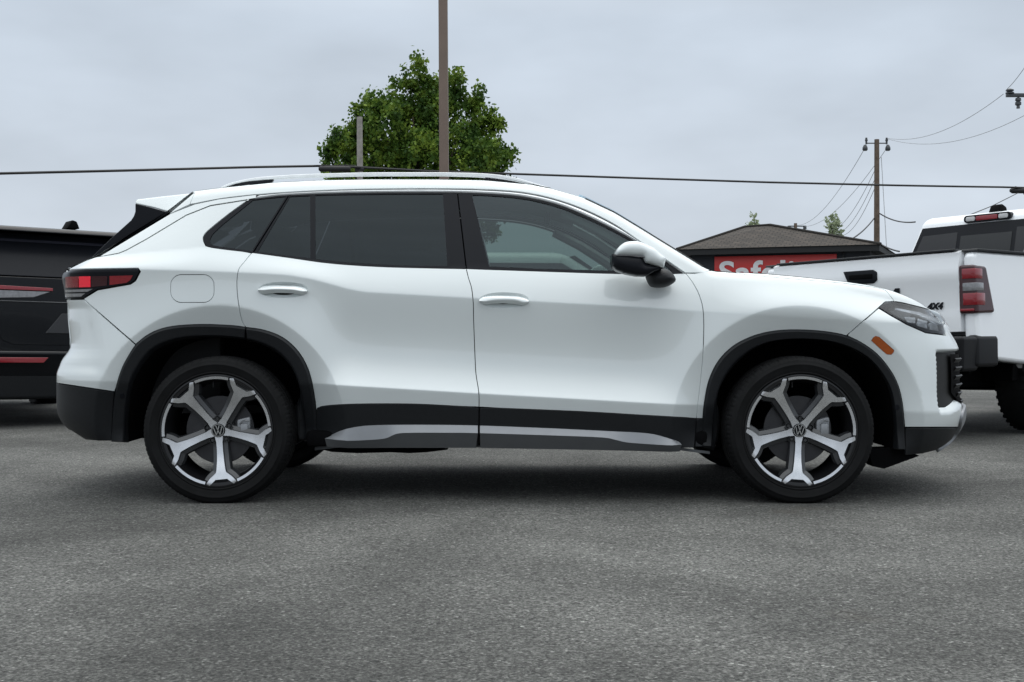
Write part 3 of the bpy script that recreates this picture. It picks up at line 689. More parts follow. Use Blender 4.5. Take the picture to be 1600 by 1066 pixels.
garn(513, 747, UP, MI, LO); garn(749, 1061, UP, MI, LO)
o = ribbon('pinch_rail', [(488, 696), (748, 698), (1112, 702)], [(488, 701), (748, 703), (1112, 706.5)], SATIND, CAR, offs=((0, -.03), (1, -.03)), n=30, k=1, thick=.01); far(o)
# ---- lamps
panel('taillight', [(109, 423.4), (117, 421.9), (215, 420.4), (217.2, 424.8), (210, 437.4), (202.5, 442.6), (151.5, 451.6), (128.5, 465.4), (104, 466.4), ('D', STL-.03, inv(104, 466.4)[1]), ('D', STL-.03, inv(104, 426)[1]), (104, 426)], GLOSSB, off=.003, gap=0, step=.02, both=False)
tl = bpy.data.objects['taillight']
zt0, zt1 = inv(104, 428)[1], inv(104, 466)[1]
for P, m, nm in (([(104, 432.5), (124, 432), (124, 449), (104, 449.5)], REDL, 'lamp_segment'), ([(125, 432), (142, 431.8), (142.5, 448.6), (125, 449)], REDB, 'lamp_segment'),
                 ([(144, 431.8), (168, 431.5), (168, 446), (144, 448.6)], REDD, 'lamp_segment'), ([(172, 431.4), (208, 430.4), (204, 438), (198, 442), (172, 445.5)], REDL, 'lamp_segment'),
                 ([(104, 453), (146, 451.6), (138, 456), (104, 456.6)], CLEARL, 'reverse_lamp'), ([(104, 459), (134, 458.4), (128, 463.6), (104, 464)], CLEARL, 'reverse_lamp')):
    patch(nm, P, m, tl, .006, flange=.003, step=.02)
c = tl.copy(); COL.objects.link(c); c.scale.y = -1; c.parent = CAR
for ch in [q for q in bpy.data.objects if q.parent == tl]: d_ = ch.copy(); COL.objects.link(d_); d_.parent = c
patch('rear_light_bar', [('D', STL-.01, zt0-.03), ('D', STA, zt0-.03), ('D', STA, zt0-.06), ('D', STL-.01, zt0-.06)], REDD, CAR, .004, flange=.004, step=.03)
hb = patch('headlight', HL, GLOSSB, CAR, -.050, flange=0, step=.02)
patch('lamp_bezel', [(x, y) for x, y in HL], GLOSSB, hb, -.004, [[(1384, 481), (1392, 477.6), (1411, 478.2), (1440, 485.6), (1462, 492.5), (1472.4, 499), (1471, 508), (1473, 517.5), (1448, 515), (1418, 502.5), (1397, 490.5)]], flange=.05, step=.02)
patch('lamp_lens', HL, GL_LAMP, hb, .001, flange=0, step=.02)
dr = ribbon('running_light', [(1400, 478.5), (1440, 484.6), (1473, 498)], [(1400, 481), (1438, 489.5), (1472, 504)], LAMPR, hb, offs=((0, -.012), (.5, -.006), (1, -.012)), n=30, k=4)
for P in ([(1416, 491), (1433, 492), (1434, 503), (1421, 500.5)], [(1437, 493.5), (1453, 498), (1454, 513.5), (1438, 509)], [(1457, 500), (1470, 506), (1472, 517), (1458, 515)]):
    patch('lamp_reflector', P, LAMPR, hb, -.018, flange=.01, step=.01)
patch('lamp_housing', [(1386, 482), (1410, 480), (1428, 484), (1422, 498), (1400, 490)], SATIND, hb, -.02, flange=.01, step=.02)
c = hb.copy(); COL.objects.link(c); c.scale.y = -1
for ch in [q for q in bpy.data.objects if q.parent == hb]: d_ = ch.copy(); COL.objects.link(d_); d_.parent = c
# ---- door handles
def handle(door, farp, cx, cy):
    E_ = ell(cx, cy, 39.4, 12.8, 36, 2.3); ci = inv(cx, cy)
    def bowl(s, z):
        r2 = ((s-ci[0])/.120)**2+((z-ci[1])/.040)**2; return -.028*np.clip(1-r2, 0, 1)**.6
    a = patch('handle_recess', E_, WHITE, door, 0, offf=bowl, flange=0, step=.006)
    up = [(cx-38.5, cy-2.0), (cx-33, cy-5.0), (cx-20, cy-6.8), (cx, cy-7.0), (cx+20, cy-6.0), (cx+33, cy-3.2), (cx+38.2, cy+.2)]
    lo = [(cx-38.5, cy+1.8), (cx-31, cy+6.6), (cx-17, cy+5.0), (cx, cy+4.6), (cx+17, cy+5.6), (cx+31, cy+8.0), (cx+38.2, cy+3.6)]
    b = ribbon('door_handle', smooth_line(up, 5), smooth_line(lo, 5), WHITE, door, offs=((0, .002), (.12, .010), (.40, .022), (.55, .024), (.60, .020), (.9, .006), (1, .002)), n=50, k=14, thick=.022)
    for q in (a, b): far_to(q, farp)
handle(rear_door, rdoor_far, 442.5, 453.2); handle(front_door, fdoor_far, 787.7, 469.4)
# ---- door mirror
mc = pillow('mirror', [(956.6, 397), (962, 396.5), (1003, 401), (1005.5, 405), (1009, 411.4), (1037, 419.3), (1024, 423.4), (1011, 431), (996, 430.6), (980, 427.6), (965, 422.5), (958, 417), (956.4, 408)], -.16, .026, GLOSSB, CAR, power=.5, ext=.13)
cap = pillow('mirror_cap', smooth_line([(961, 396.4), (964.4, 389), (972, 381.6), (980.3, 377.8), (992.5, 377), (1001, 378.3), (1011, 382.5), (1022.6, 388), (1032, 395.7), (1041, 403)], 4)+[(1038.5, 412.5), (1037, 419), (1024.5, 415.3), (1008, 410.7), (1004.7, 404.5), (1003, 401.4), (980, 400.0), (962, 399.4)], -.165, .032, WHITE, mc, power=.5, ext=.13)
pillow('indicator', [(962.5, 397.8), (985, 397.9), (1010, 400.6), (1034, 404.6), (1033, 406.6), (1008, 403.2), (985, 400.2), (963, 399.8)], -.178, .012, CLEARL, mc, ext=.02)
arm = pillow('mirror_arm', smooth_line([(1008, 428), (1018, 421), (1038, 419.5), (1050, 426.5), (1056, 437), (1051, 443.5), (1040, 448.8), (1026, 449.8), (1016, 447.5), (1011, 440)], 3, True), -.02, .075, CLAD, mc)
c = mc.copy(); COL.objects.link(c); c.scale.y = -1
for ch in [q for q in bpy.data.objects if q.parent == mc]: d_ = ch.copy(); COL.objects.link(d_); d_.parent = c
# ---- roof rails
RT_ = smooth_line([(344, 294.2), (356, 288.5), (372, 283.6), (393, 279.4), (415, 276.6), (472, 273), (559, 270.4), (640, 269.9), (700, 270.1), (760, 271.9), (800, 277), (829, 285), (861, 294.4)], 4)
RB_ = smooth_line([(350, 294.6), (364, 289.3), (385, 284.6), (415, 281.6), (472, 278.2), (559, 275.7), (640, 275.3), (700, 275.5), (752, 277.4), (790, 281.8), (815, 286.6), (835, 291), (861, 295.6)], 4)
Dr = .37
for sgn in (-1, 1):
    yr = sgn*(HW-Dr)
    f_ = lambda P: [((x-PX0)*(CD+Dr)/FPX, CH-(y-PY0)*(CD+Dr)/FPX) for x, y in P]
    b = MB(wn=True); b.prism(f_(RT_)+f_(RB_)[::-1], 'y', yr-.018, yr+.018, .004); rail = b.build('roof_rail', BRIGHT, CAR)
    for P in ([(352, 294.8), (366, 289.2), (386, 284.6), (428, 281), (424, 288), (398, 292.6)], [(758, 278.2), (790, 282), (815, 286.8), (834, 290.8), (800, 288), (758, 283.8)]):
        b = MB(); b.prism(f_(P), 'y', yr-.014, yr+.014, .002); b.build('rail_foot', GLOSSB, rail)
for sgn in (-1, 1):
    prism_px('air_deflector', [(1352, 700), (1396, 698), (1414, 703), (1432, 711), (1402, 722), (1377, 731), (1358, 727)], .22, sgn*.70-.05, sgn*.70+.05, DARK, .004)
    prism_px('floor_shield', [(496, 700), (700, 702), (668, 706), (640, 707.5), (612, 706), (560, 707.5), (520, 705.5)], .30, sgn*.60-.05, sgn*.60+.05, DARK, .002)
# ---- wheel wells, underbody, cabin
for A in (RAI, FAI):
    p = pts3(A, -.012, closed=False); v_ = [tuple(q) for q in p]+[(q[0], q[1]+.46, q[2]) for q in p]; k_ = len(p)
    f = [(i, i+1, k_+i+1, k_+i) for i in range(k_-1)]+[tuple(range(k_, 2*k_))]
    o = mk('wheel_well', v_, f, DARK, CAR, smooth=False); far(o)
b = MB(); b.box((-2.02, -.44, .27), (2.0, .44, .36), .02); b.box((-1.0, -.82, .262), (.95, .82, .34), .02); pass
b.box((-2.2, -.42, .36), (-1.72, .42, .55), .03); b.tube([(-1.9, .3, .26), (-1.2, .3, .25), (.5, .15, .25)], .035, 10); b.box((-1.9, -.35, .235), (-1.75, .35, .33), .03)
b.tube([(WR, -.7, .33), (WR, .7, .33)], .04, 10); b.box((1.0, -.55, .24), (1.1, .55, .30), .01)
b.build('underbody', DARK, CAR)
b = MB(); b.box((-.95, -.78, .40), (.93, .78, .44)); b.box((-1.95, -.43, .40), (-.95, .43, .44)); b.box((.78, -.76, .5), (1.02, .76, 1.0), .04); b.box((-2.0, -.43, .44), (-1.5, .43, .98), .02); b.build('cabin_floor', INTD, CAR)
b = MB(); b.box((.42, -.74, .72), (1.0, .74, 1.085), .05); b.box((.35, -.60, .98), (.7, -.15, 1.13), .03); dash = b.build('dashboard', INTD, CAR)
b = MB(); 
tor = [(.30+.06*math.sin(t), .37+.18*math.cos(t), 1.0+.17*math.sin(t)) for t in np.linspace(0, 2*math.pi, 25)]
b.tube(tor, .014, 8, cap=False); b.tube([(.30, .37, 1.0), (.45, .37, .95)], .03, 8); b.build('steering_wheel', INTD, CAR)
def seat(x, y, wd, name='seat'):
    b = MB(); b.hexa([(x-.05, y-wd, .56), (x+.45, y-wd, .60), (x+.45, y+wd, .60), (x-.05, y+wd, .56), (x-.05, y-wd, .70), (x+.45, y-wd, .75), (x+.45, y+wd, .75), (x-.05, y+wd, .70)], .04)
    b.hexa([(x-.12, y-wd, .62), (x+.04, y-wd, .62), (x+.04, y+wd, .62), (x-.12, y+wd, .62), (x-.34, y-wd*.8, 1.20), (x-.24, y-wd*.8, 1.20), (x-.24, y+wd*.8, 1.20), (x-.34, y+wd*.8, 1.20)], .04)
    s_ = b.build(name, SEATM, CAR)
    b = MB(); b.hexa([(x-.36, y-.12, 1.235), (x-.25, y-.12, 1.235), (x-.25, y+.12, 1.235), (x-.36, y+.12, 1.235), (x-.38, y-.10, 1.40), (x-.30, y-.10, 1.40), (x-.30, y+.10, 1.40), (x-.38, y+.10, 1.40)], .035)
    b.tube([(x-.30, y-.05, 1.15), (x-.31, y-.05, 1.26)], .007, 6); b.tube([(x-.30, y+.05, 1.15), (x-.31, y+.05, 1.26)], .007, 6); b.build('headrest', SEATM, s_)
for y in (-.37, .37): seat(-.02, y, .24); seat(-.95, y, .25)
# pale headliner and inner pillars
S = np.linspace(-1.6, .36, 30); zz = itp(EDGE, S)-.035; v_ = []
for i, s_ in enumerate(S):
    yy = -float(F(s_, itp(EDGE, s_))[1])-.03
    for t in np.linspace(-1, 1, 13): v_.append((s_, yy*t, zz[i]+.01*(1-t*t)))
mk('headliner', v_, [(i*13+j, i*13+j+1, (i+1)*13+j+1, (i+1)*13+j) for i in range(29) for j in range(12)], LINER, CAR)
for sgn in (-1, 1):
    b = MB(); P_ = []
    for (px, py) in ((880, 318), (930, 341), (980, 370), (1030, 402), (1062, 424)):
        s_, z_ = inv(px, py); q = lift(np.array(s_), np.array(z_-.012), -.065); P_.append((q[0], -sgn*q[1], q[2]))
    b.tube(P_, [.026, .030, .032, .034, .034], 8); b.build('inner_pillar', LINER, CAR)
b = MB(); b.box((.18, -.11, 1.40), (.205, .11, 1.47), .012); b.build('rear_view_mirror', INTD, CAR)

# ------------------------------------------------------------------ wheels
def polyoff(P, d):
    return inset(P, -d)
def star():
    o = []
    half = [(.058, .0145), (.10, .0145), (.150, .0170), (.190, .0215), (.201, .0245), (.2235, .0525), (.2475, .0725)]
    tip = [(.2572, .0570), (.2355, .0320), (.2325, .0285)]
    for k in range(5):
        a = -math.pi/2+k*2*math.pi/5; ca, sa = math.cos(a), math.sin(a)
        L_ = [(p, -q) for p, q in half]+[(p, -q) for p, q in tip]+[(p, q) for p, q in tip[::-1]]+[(p, q) for p, q in half[::-1]]
        o += [(p*ca-q*sa, p*sa+q*ca) for p, q in L_]
        b_ = a+math.pi/5; o.append((.0335*math.cos(b_), .0335*math.sin(b_)))
    return o
ST = star()
def dish(x, z): r = np.hypot(x, z); return .038*np.clip(1-(r/.25)**2, 0, 1)-.004*np.exp(-((r-.19)/.05)**2)
def wheel_parts():
    """meshes built round the axle, outer face towards -y"""
    res = {}
    P = dens(ST, .008); V, T, lo = cdt(P, [], .008); L_ = lo[0]
    A = V[L_]; B = np.array(polyoff([tuple(q) for q in A], .0016)) if False else None
    b = MB(); y0 = -.116
    def ring(P2, dy): return [(p[0], y0+dy+float(dish(p[0], p[1])), p[1]) for p in P2]
    k = len(V); fs = [tuple(t) for t in T]; b.add(ring(V, 0), fs)
    o1 = ring([tuple(q) for q in A], 0); base = [tuple(q) for q in A]
    # outward offset of the outline
    AA = np.array(base); ar = .5*np.sum(AA[:, 0]*np.roll(AA[:, 1], -1)-np.roll(AA[:, 0], -1)*AA[:, 1]); sg = -1 if ar > 0 else 1
    tg = np.roll(AA, -2, 0)-np.roll(AA, 2, 0); tg /= np.linalg.norm(tg, axis=1, keepdims=True)+1e-9; no = np.stack([-tg[:, 1], tg[:, 0]], 1)*sg
    def lev(d, dy):
        Q = AA+no*d; r = np.hypot(Q[:, 0], Q[:, 1]); s_ = np.minimum(1, .2475/np.maximum(r, 1e-6)) if dy > .01 else 1; Q = Q*(s_[:, None] if dy > .01 else 1); return ring(Q, dy)
    m_ = len(base); r0, r1 = o1, lev(.0012, .0018)
    b.add(r0+r1, [(i, (i+1) % m_, m_+(i+1) % m_, m_+i) for i in range(m_)])
    res['face'] = b
    b = MB(); l1, l2, l3, l4 = lev(.0012, .0018), lev(.0035, .012), lev(.021, .020), lev(.027, .052)
    for a_, c_ in ((l1, l2), (l2, l3), (l3, l4)): b.add(a_+c_, [(i, (i+1) % m_, m_+(i+1) % m_, m_+i) for i in range(m_)])
    b.add([(V[i][0], y0+.058+float(dish(V[i][0], V[i][1])), V[i][1]) for i in range(k)], fs)
    b.lathe([(.062, y0+.035), (.062, y0+.1), (.0, y0+.1)], 40)
    res['spoke'] = b
    b = MB()
    b.lathe([(.273, y0+.004), (.270, y0-.003), (.2635, y0-.004), (.2615, y0+.001), (.2475, y0+.003), (.246, y0+.010), (.240, y0+.030), (.235, y0+.045), (.228, y0+.12), (.232, y0+.215), (.262, y0+.235)], 120)
    b.lathe([(0, 0), (.0035, 0), (.0035, .03), (0, .03)], 8, axis='z', c=(-.030, y0+.06, .205)); res['rim'] = b
    for k5 in range(5):
        b = MB(); a = -math.pi/2+k5*2*math.pi/5
        b.lathe([(.2475, y0+.004), (.2478, y0-.0025), (.2605, y0-.0045), (.2615, y0+.002)], 16, a0=a+R(17.6), a1=a+R(54.4))
        res['lip%d' % k5] = b
    # tyre
    half = [(.262, .108), (.268, .113), (.276, .1215), (.2775, .1235), (.281, .1235), (.283, .1215), (.296, .1265), (.312, .1272), (.3135, .1282), (.316, .1282), (.3175, .1265), (.330, .1215), (.3345, .120), (.337, .1165), (.342, .1115), (.3475, .104), (.3500, .096), (.3512, .085), (.3452, .0835), (.3452, .0775), (.352, .076), (.3525, .036), (.3455, .035), (.3455, .026), (.3526, .025), (.3528, .0)]
    half = [(r+.0035*min(1, max(0, (r-.29)/.04)), y) for r, y in half]
    prof = [(r, -y) for r, y in half]+[(r, y) for r, y in half[::-1][1:]]
    n = 384; b = MB(); v = []; f = []; m_ = len(prof); sh = range(12, 18)
    for i in range(n):
        t = 2*math.pi*i/n; c_, s_ = math.cos(t), math.sin(t); g = (i % 4 == 0); big = (i % 8 == 0)
        for j, (r, y) in enumerate(prof):
            jj = min(j, m_-1-j)
            if g and 13 <= jj <= 17: r -= .0035 if big else .002
            if i % 8 == 4 and 20 <= jj <= 21: r -= .003
            x, z = r*c_, r*s_
            v.append((x, y, z))
    for i in range(n):
        for j in range(m_-1): f.append((i*m_+j, i*m_+j+1, ((i+1) % n)*m_+j+1, ((i+1) % n)*m_+j))
    b.add(v, f); res['tyre'] = b
    b = MB(); b.lathe([(.055, -.045), (.075, -.045), (.078, -.035), (.163, -.035), (.165, -.030), (.163, -.008), (.0, -.008)], 72); res['disc'] = b
    b = MB(); b.lathe([(0, y0+.0335), (.024, y0+.0335), (.027, y0+.031), (.031, y0+.0305), (.033, y0+.034), (.034, y0+.05)], 48); res['cap'] = b
    b = MB(); ye = y0+.0305
    b.lathe([(.0268, ye), (.0272, ye-.0022), (.0296, ye-.0022), (.030, ye)], 48)
    def stroke(p, q, w_):
        p, q = np.array(p), np.array(q); d = (q-p)/np.linalg.norm(q-p); n_ = np.array([-d[1], d[0]])*w_/2
        P4 = [p+n_, q+n_, q-n_, p-n_]; b.prism([tuple(u) for u in P4], 'y', ye-.0015, ye+.002)
    u = .001
    stroke((-8.5*u, 24*u), (-.9*u, 3.5*u), .0038); stroke((8.5*u, 24*u), (.9*u, 3.5*u), .0038)
    stroke((-20*u, 16*u), (-9*u, -22*u), .0038); stroke((20*u, 16*u), (9*u, -22*u), .0038)
    stroke((-9*u, -22*u), (-.6*u, 0*u), .0036); stroke((9*u, -22*u), (.6*u, 0*u), .0036)
    res['emblem'] = b
    for k5 in range(5):
        b = MB(); a = -math.pi/2+(k5+.5)*2*math.pi/5; cx, cz = .0565*math.cos(a), .0565*math.sin(a)
        b.lathe([(0, y0+.043), (.008, y0+.043), (.0085, y0+.06)], 6, c=(cx, 0, cz)); b.lathe([(.0150, y0+.039), (.0128, y0+.039), (.0125, y0+.07)], 20, c=(cx, 0, cz))
        res['bolt%d' % k5] = b
    return res
WP = wheel_parts()
def wheel(cx, side, rot, first):
    wy = -HW+.124-.006
    if first is None:
        w_ = WP['rim'].build('wheel', RIMK, CAR); P = {}
        for k_, nm, m in (('spoke', 'spokes', RIMB), ('face', 'spoke_facing', ALU), ('tyre', 'tyre', RUB), ('disc', 'brake_disc', STEEL), ('cap', 'hub_cap', GLOSSB), ('emblem', 'emblem', CHROME), *[('lip%d' % q, 'rim_lip', ALU) for q in range(5)], *[('bolt%d' % q, 'wheel_bolt', RIMB) for q in range(5)]):
            WP[k_].build(nm, m, w_, angle=50 if k_ == 'tyre' else 35)
        b = MB(); b.hexa([(.085, -.062, -.03), (.150, -.062, -.055), (.150, 0, -.055), (.085, 0, -.03), (.085, -.062, .05), (.150, -.062, .065), (.150, 0, .065), (.085, 0, .05)], .01)
        b.box((.105, -.072, -.02), (.14, -.06, .03), .004); b.tube([(.10, -.07, .03), (.12, -.078, .05), (.145, -.07, .045)], .004, 8); b.build('brake_caliper', SATIN, w_)
    else:
        w_ = first.copy(); COL.objects.link(w_)
        for ch in [q for q in bpy.data.objects if q.parent == first]: d_ = ch.copy(); COL.objects.link(d_); d_.parent = w_
    w_.location = (cx, wy*side, .3465)
    if side < 0: w_.scale.y = -1
    for ch in [q for q in bpy.data.objects if q.parent == w_]:
        n_ = ch.name.split('.')[0]
        if n_ not in ('brake_caliper', 'brake_disc'): ch.rotation_euler = (0, -R(rot), 0)
    return w_
wA = wheel(WR, 1, 5.6, None); wheel(WF, 1, -4.2, wA); wheel(WR, -1, 20, wA); wheel(WF, -1, 40, wA)

# ------------------------------------------------------------------ ground
def asphalt():
    m = bpy.data.materials.new('asphalt'); m.use_nodes = True; n = m.node_tree.nodes; l = m.node_tree.links; b = n['Principled BSDF']
    t = n.new('ShaderNodeTexCoord')
    def noise(s, d=3, r=.5, sc=(1, 1, 1)):
        mp_ = n.new('ShaderNodeMapping'); mp_.inputs['Scale'].default_value = sc; l.new(t.outputs['Object'], mp_.inputs[0])
        x = n.new('ShaderNodeTexNoise'); x.inputs['Scale'].default_value = s; x.inputs['Detail'].default_value = d; x.inputs['Roughness'].default_value = r; l.new(mp_.outputs[0], x.inputs['Vector']); return x.outputs[0]
    def rng_(v, a, b_, c, d): x = n.new('ShaderNodeMapRange'); x.inputs[1].default_value = a; x.inputs[2].default_value = b_; x.inputs[3].default_value = c; x.inputs[4].default_value = d; l.new(v, x.inputs[0]); return x.outputs[0]
    def mul(a, b_): x = n.new('ShaderNodeMath'); x.operation = 'MULTIPLY'; l.new(a, x.inputs[0]); l.new(b_, x.inputs[1]); return x.outputs[0]
    big = rng_(noise(.38, 5, .6), .36, .64, .60, 1.24); med = rng_(noise(1.7, 5, .6), .34, .66, .80, 1.16)
    grain = rng_(noise(95, 4, .75), .37, .63, .34, 1.72)
    v = n.new('ShaderNodeTexVoronoi'); v.inputs['Scale'].default_value = 105; l.new(t.outputs['Object'], v.inputs['Vector'])
    sc = n.new('ShaderNodeSeparateColor'); l.new(v.outputs['Color'], sc.inputs[0])
    st = rng_(sc.outputs[0], .0, 1.0, .62, 1.42); hi = rng_(sc.outputs[1], .90, 1.0, 1.0, 2.0); dk = rng_(sc.outputs[2], .0, .12, .5, 1.0)
    coarse = rng_(noise(28, 3, .6), .34, .66, .80, 1.22)
    vb = n.new('ShaderNodeTexVoronoi'); vb.inputs['Scale'].default_value = 7; l.new(t.outputs['Object'], vb.inputs['Vector']); vs = n.new('ShaderNodeSeparateColor'); l.new(vb.outputs['Color'], vs.inputs[0])
    spot = rng_(vb.outputs['Distance'], .045, .06, 0.0, 1.0); gt = rng_(vs.outputs[0], .80, .82, 1.0, 0.0); sm_ = n.new('ShaderNodeMath'); sm_.operation = 'MAXIMUM'; l.new(spot, sm_.inputs[0]); l.new(gt, sm_.inputs[1]); bits = rng_(sm_.outputs[0], 0, 1, .35, 1.0)
    f = mul(mul(mul(mul(big, med), mul(grain, st)), mul(hi, dk)), mul(coarse, bits))
    s = n.new('ShaderNodeVectorMath'); s.operation = 'SCALE'; s.inputs[0].default_value = (.122, .122, .114); l.new(f, s.inputs['Scale'])
    # rusty stains and thin cracks
    stain = rng_(noise(1.1, 5, .6), .64, .74, 0, .30); mxx = n.new('ShaderNodeMix'); mxx.data_type = 'RGBA'; l.new(stain, mxx.inputs[0]); l.new(s.outputs[0], mxx.inputs[6]); mxx.inputs[7].default_value = (.10, .082, .062, 1)
    vc = n.new('ShaderNodeTexVoronoi'); vc.feature = 'DISTANCE_TO_EDGE'; vc.inputs['Scale'].default_value = .42
    wv = n.new('ShaderNodeTexNoise'); wv.inputs['Scale'].default_value = 2.2; wv.inputs['Detail'].default_value = 6; l.new(t.outputs['Object'], wv.inputs['Vector'])
    va = n.new('ShaderNodeVectorMath'); va.operation = 'ADD'; l.new(t.outputs['Object'], va.inputs[0]); l.new(wv.outputs['Color'], va.inputs[1]); l.new(va.outputs[0], vc.inputs['Vector'])
    ck = rng_(vc.outputs['Distance'], .0, .004, .72, 1.0); gate = rng_(noise(.7, 2), .50, .56, 1.0, 0.0)
    cm = n.new('ShaderNodeMath'); cm.operation = 'MAXIMUM'; l.new(ck, cm.inputs[0]); l.new(gate, cm.inputs[1])
    s2 = n.new('ShaderNodeVectorMath'); s2.operation = 'SCALE'; l.new(mxx.outputs[2], s2.inputs[0]); l.new(cm.outputs[0], s2.inputs['Scale']); l.new(s2.outputs[0], b.inputs['Base Color'])
    b.inputs['Roughness'].default_value = .85; b.inputs['Specular IOR Level'].default_value = .3
    u = n.new('ShaderNodeBump'); u.inputs['Strength'].default_value = .7; u.inputs['Distance'].default_value = .006; l.new(mul(grain, st), u.inputs['Height']); l.new(u.outputs[0], b.inputs['Normal'])
    return m
ASPH = asphalt()
xs_ = np.r_[-600, -200, -80, -40, np.linspace(-20, 20, 81), 40, 80, 200, 600]; ys_ = np.r_[-60, -20, np.linspace(-6, 30, 73), 60, 120, 300, 900]
v_ = [(x, y, 0) for y in ys_ for x in xs_]
nx = len(xs_); tag(mk('parking_lot', v_, [(j*nx+i, j*nx+i+1, (j+1)*nx+i+1, (j+1)*nx+i) for j in range(len(ys_)-1) for i in range(nx-1)], ASPH), kind='structure')

# ------------------------------------------------------------------ surroundings
def at(px, py, D): return Vector(((px-PX0)*D/FPX, D-CD, CH-(py-PY0)*D/FPX))
BROWN = mat('brown_painted_steel', (.165, .118, .092), rough=.5, var=.08, vscale=4)
WOOD = mat('weathered_wood', (.27, .255, .235), rough=.9, var=.25, vscale=9, bump=.5, bscale=60)
WOOD2 = mat('brown_wood_pole', (.12, .088, .066), rough=.9, var=.25, vscale=6)
WIRE = mat('cable_rubber', (.010, .010, .011), rough=.6)
WIREG = mat('grey_wire', (.30, .31, .32), rough=.6)
BARK = mat('tree_bark', (.09, .07, .055), rough=.9, var=.3, vscale=12, bump=.6, bscale=40)
INSUL = mat('dark_insulator', (.05, .055, .06), rough=.35)
def leafmat(name, a, b_, c_):
    m = bpy.data.materials.new(name); m.use_nodes = True; n = m.node_tree.nodes; l = m.node_tree.links; p = n['Principled BSDF']
    t = n.new('ShaderNodeTexCoord'); x = n.new('ShaderNodeTexNoise'); x.inputs['Scale'].default_value = 2.6; x.inputs['Detail'].default_value = 5; l.new(t.outputs['Object'], x.inputs['Vector'])
    r = n.new('ShaderNodeValToRGB'); l.new(x.outputs[0], r.inputs[0]); e = r.color_ramp.elements; e[0].position = .36; e[0].color = a+(1,); e[1].position = .66; e[1].color = c_+(1,); q = e.new(.5); q.color = b_+(1,)
    l.new(r.outputs[0], p.inputs['Base Color']); p.inputs['Roughness'].default_value = .55; p.inputs['Specular IOR Level'].default_value = .12
    tr = n.new('ShaderNodeBsdfTranslucent'); l.new(r.outputs[0], tr.inputs[0]); ms = n.new('ShaderNodeMixShader'); ms.inputs[0].default_value = .28
    l.new(p.outputs[0], ms.inputs[1]); l.new(tr.outputs[0], ms.inputs[2]); l.new(ms.outputs[0], n['Material Output'].inputs[0]); return m
LEAF = leafmat('maple_leaves', (.030, .066, .014), (.075, .140, .022), (.215, .30, .045))
LEAF2 = leafmat('haze_pale_leaves', (.22, .27, .16), (.30, .35, .22), (.38, .43, .29))  # distance haze put into the leaf colour as a paler, greyer green
def crown(name, lobes, tufts, leaves, size, m, parent, droop=.5, tr=.16):
    V = []; 
    for (c, r) in lobes:
        c = np.array(c); r = np.array(r); k = max(6, int(tufts*(r[0]*r[2])**.8))
        d = rng.normal(size=(k, 3)); d /= np.linalg.norm(d, axis=1, keepdims=True); rad = rng.uniform(.55, 1.0, (k, 1))**.6
        tc_ = c+d*rad*r
        for q, dq in zip(tc_, d):
            n_ = int(leaves*rng.uniform(.7, 1.2)); o = rng.normal(size=(n_, 3))*np.array([tr, tr, tr*.95]); o[:, 2] += tr*.4*rng.uniform(-1, 1)
            V.append(q+o)
    P = np.concatenate(V); n_ = len(P)
    az = rng.uniform(0, 2*np.pi, n_); el = rng.normal(-droop, .45, n_); s = size*rng.uniform(.7, 1.25, n_)
    d = np.stack([np.cos(az)*np.cos(el), np.sin(az)*np.cos(el), np.sin(el)], 1); u = rng.normal(size=(n_, 3)); w_ = np.cross(d, u); w_ /= np.linalg.norm(w_, axis=1, keepdims=True)
    nn = np.cross(w_, d); a = P; b = P+d*(s*.45)[:, None]+w_*(s*.42)[:, None]+nn*(s*.10)[:, None]; c = P+d*s[:, None]-nn*(s*.08)[:, None]; e_ = P+d*(s*.45)[:, None]-w_*(s*.42)[:, None]+nn*(s*.10)[:, None]
    v = np.stack([a, b, c, e_], 1).reshape(-1, 3); me = bpy.data.meshes.new(name); me.vertices.add(4*n_); me.vertices.foreach_set('co', v.ravel().astype(np.float32))
    idx = np.arange(4*n_).reshape(n_, 4); f = np.concatenate([idx[:, [0, 1, 2]], idx[:, [0, 2, 3]]]); k = len(f)
    me.loops.add(3*k); me.polygons.add(k); me.loops.foreach_set('vertex_index', f.ravel().astype(np.int32)); me.polygons.foreach_set('loop_start', np.arange(0, 3*k, 3, dtype=np.int32)); me.polygons.foreach_set('loop_total', np.full(k, 3, np.int32))
    me.update(calc_edges=True); me.validate(); me.materials.append(m); o = bpy.data.objects.new(name, me); COL.objects.link(o); o.parent = parent; return o
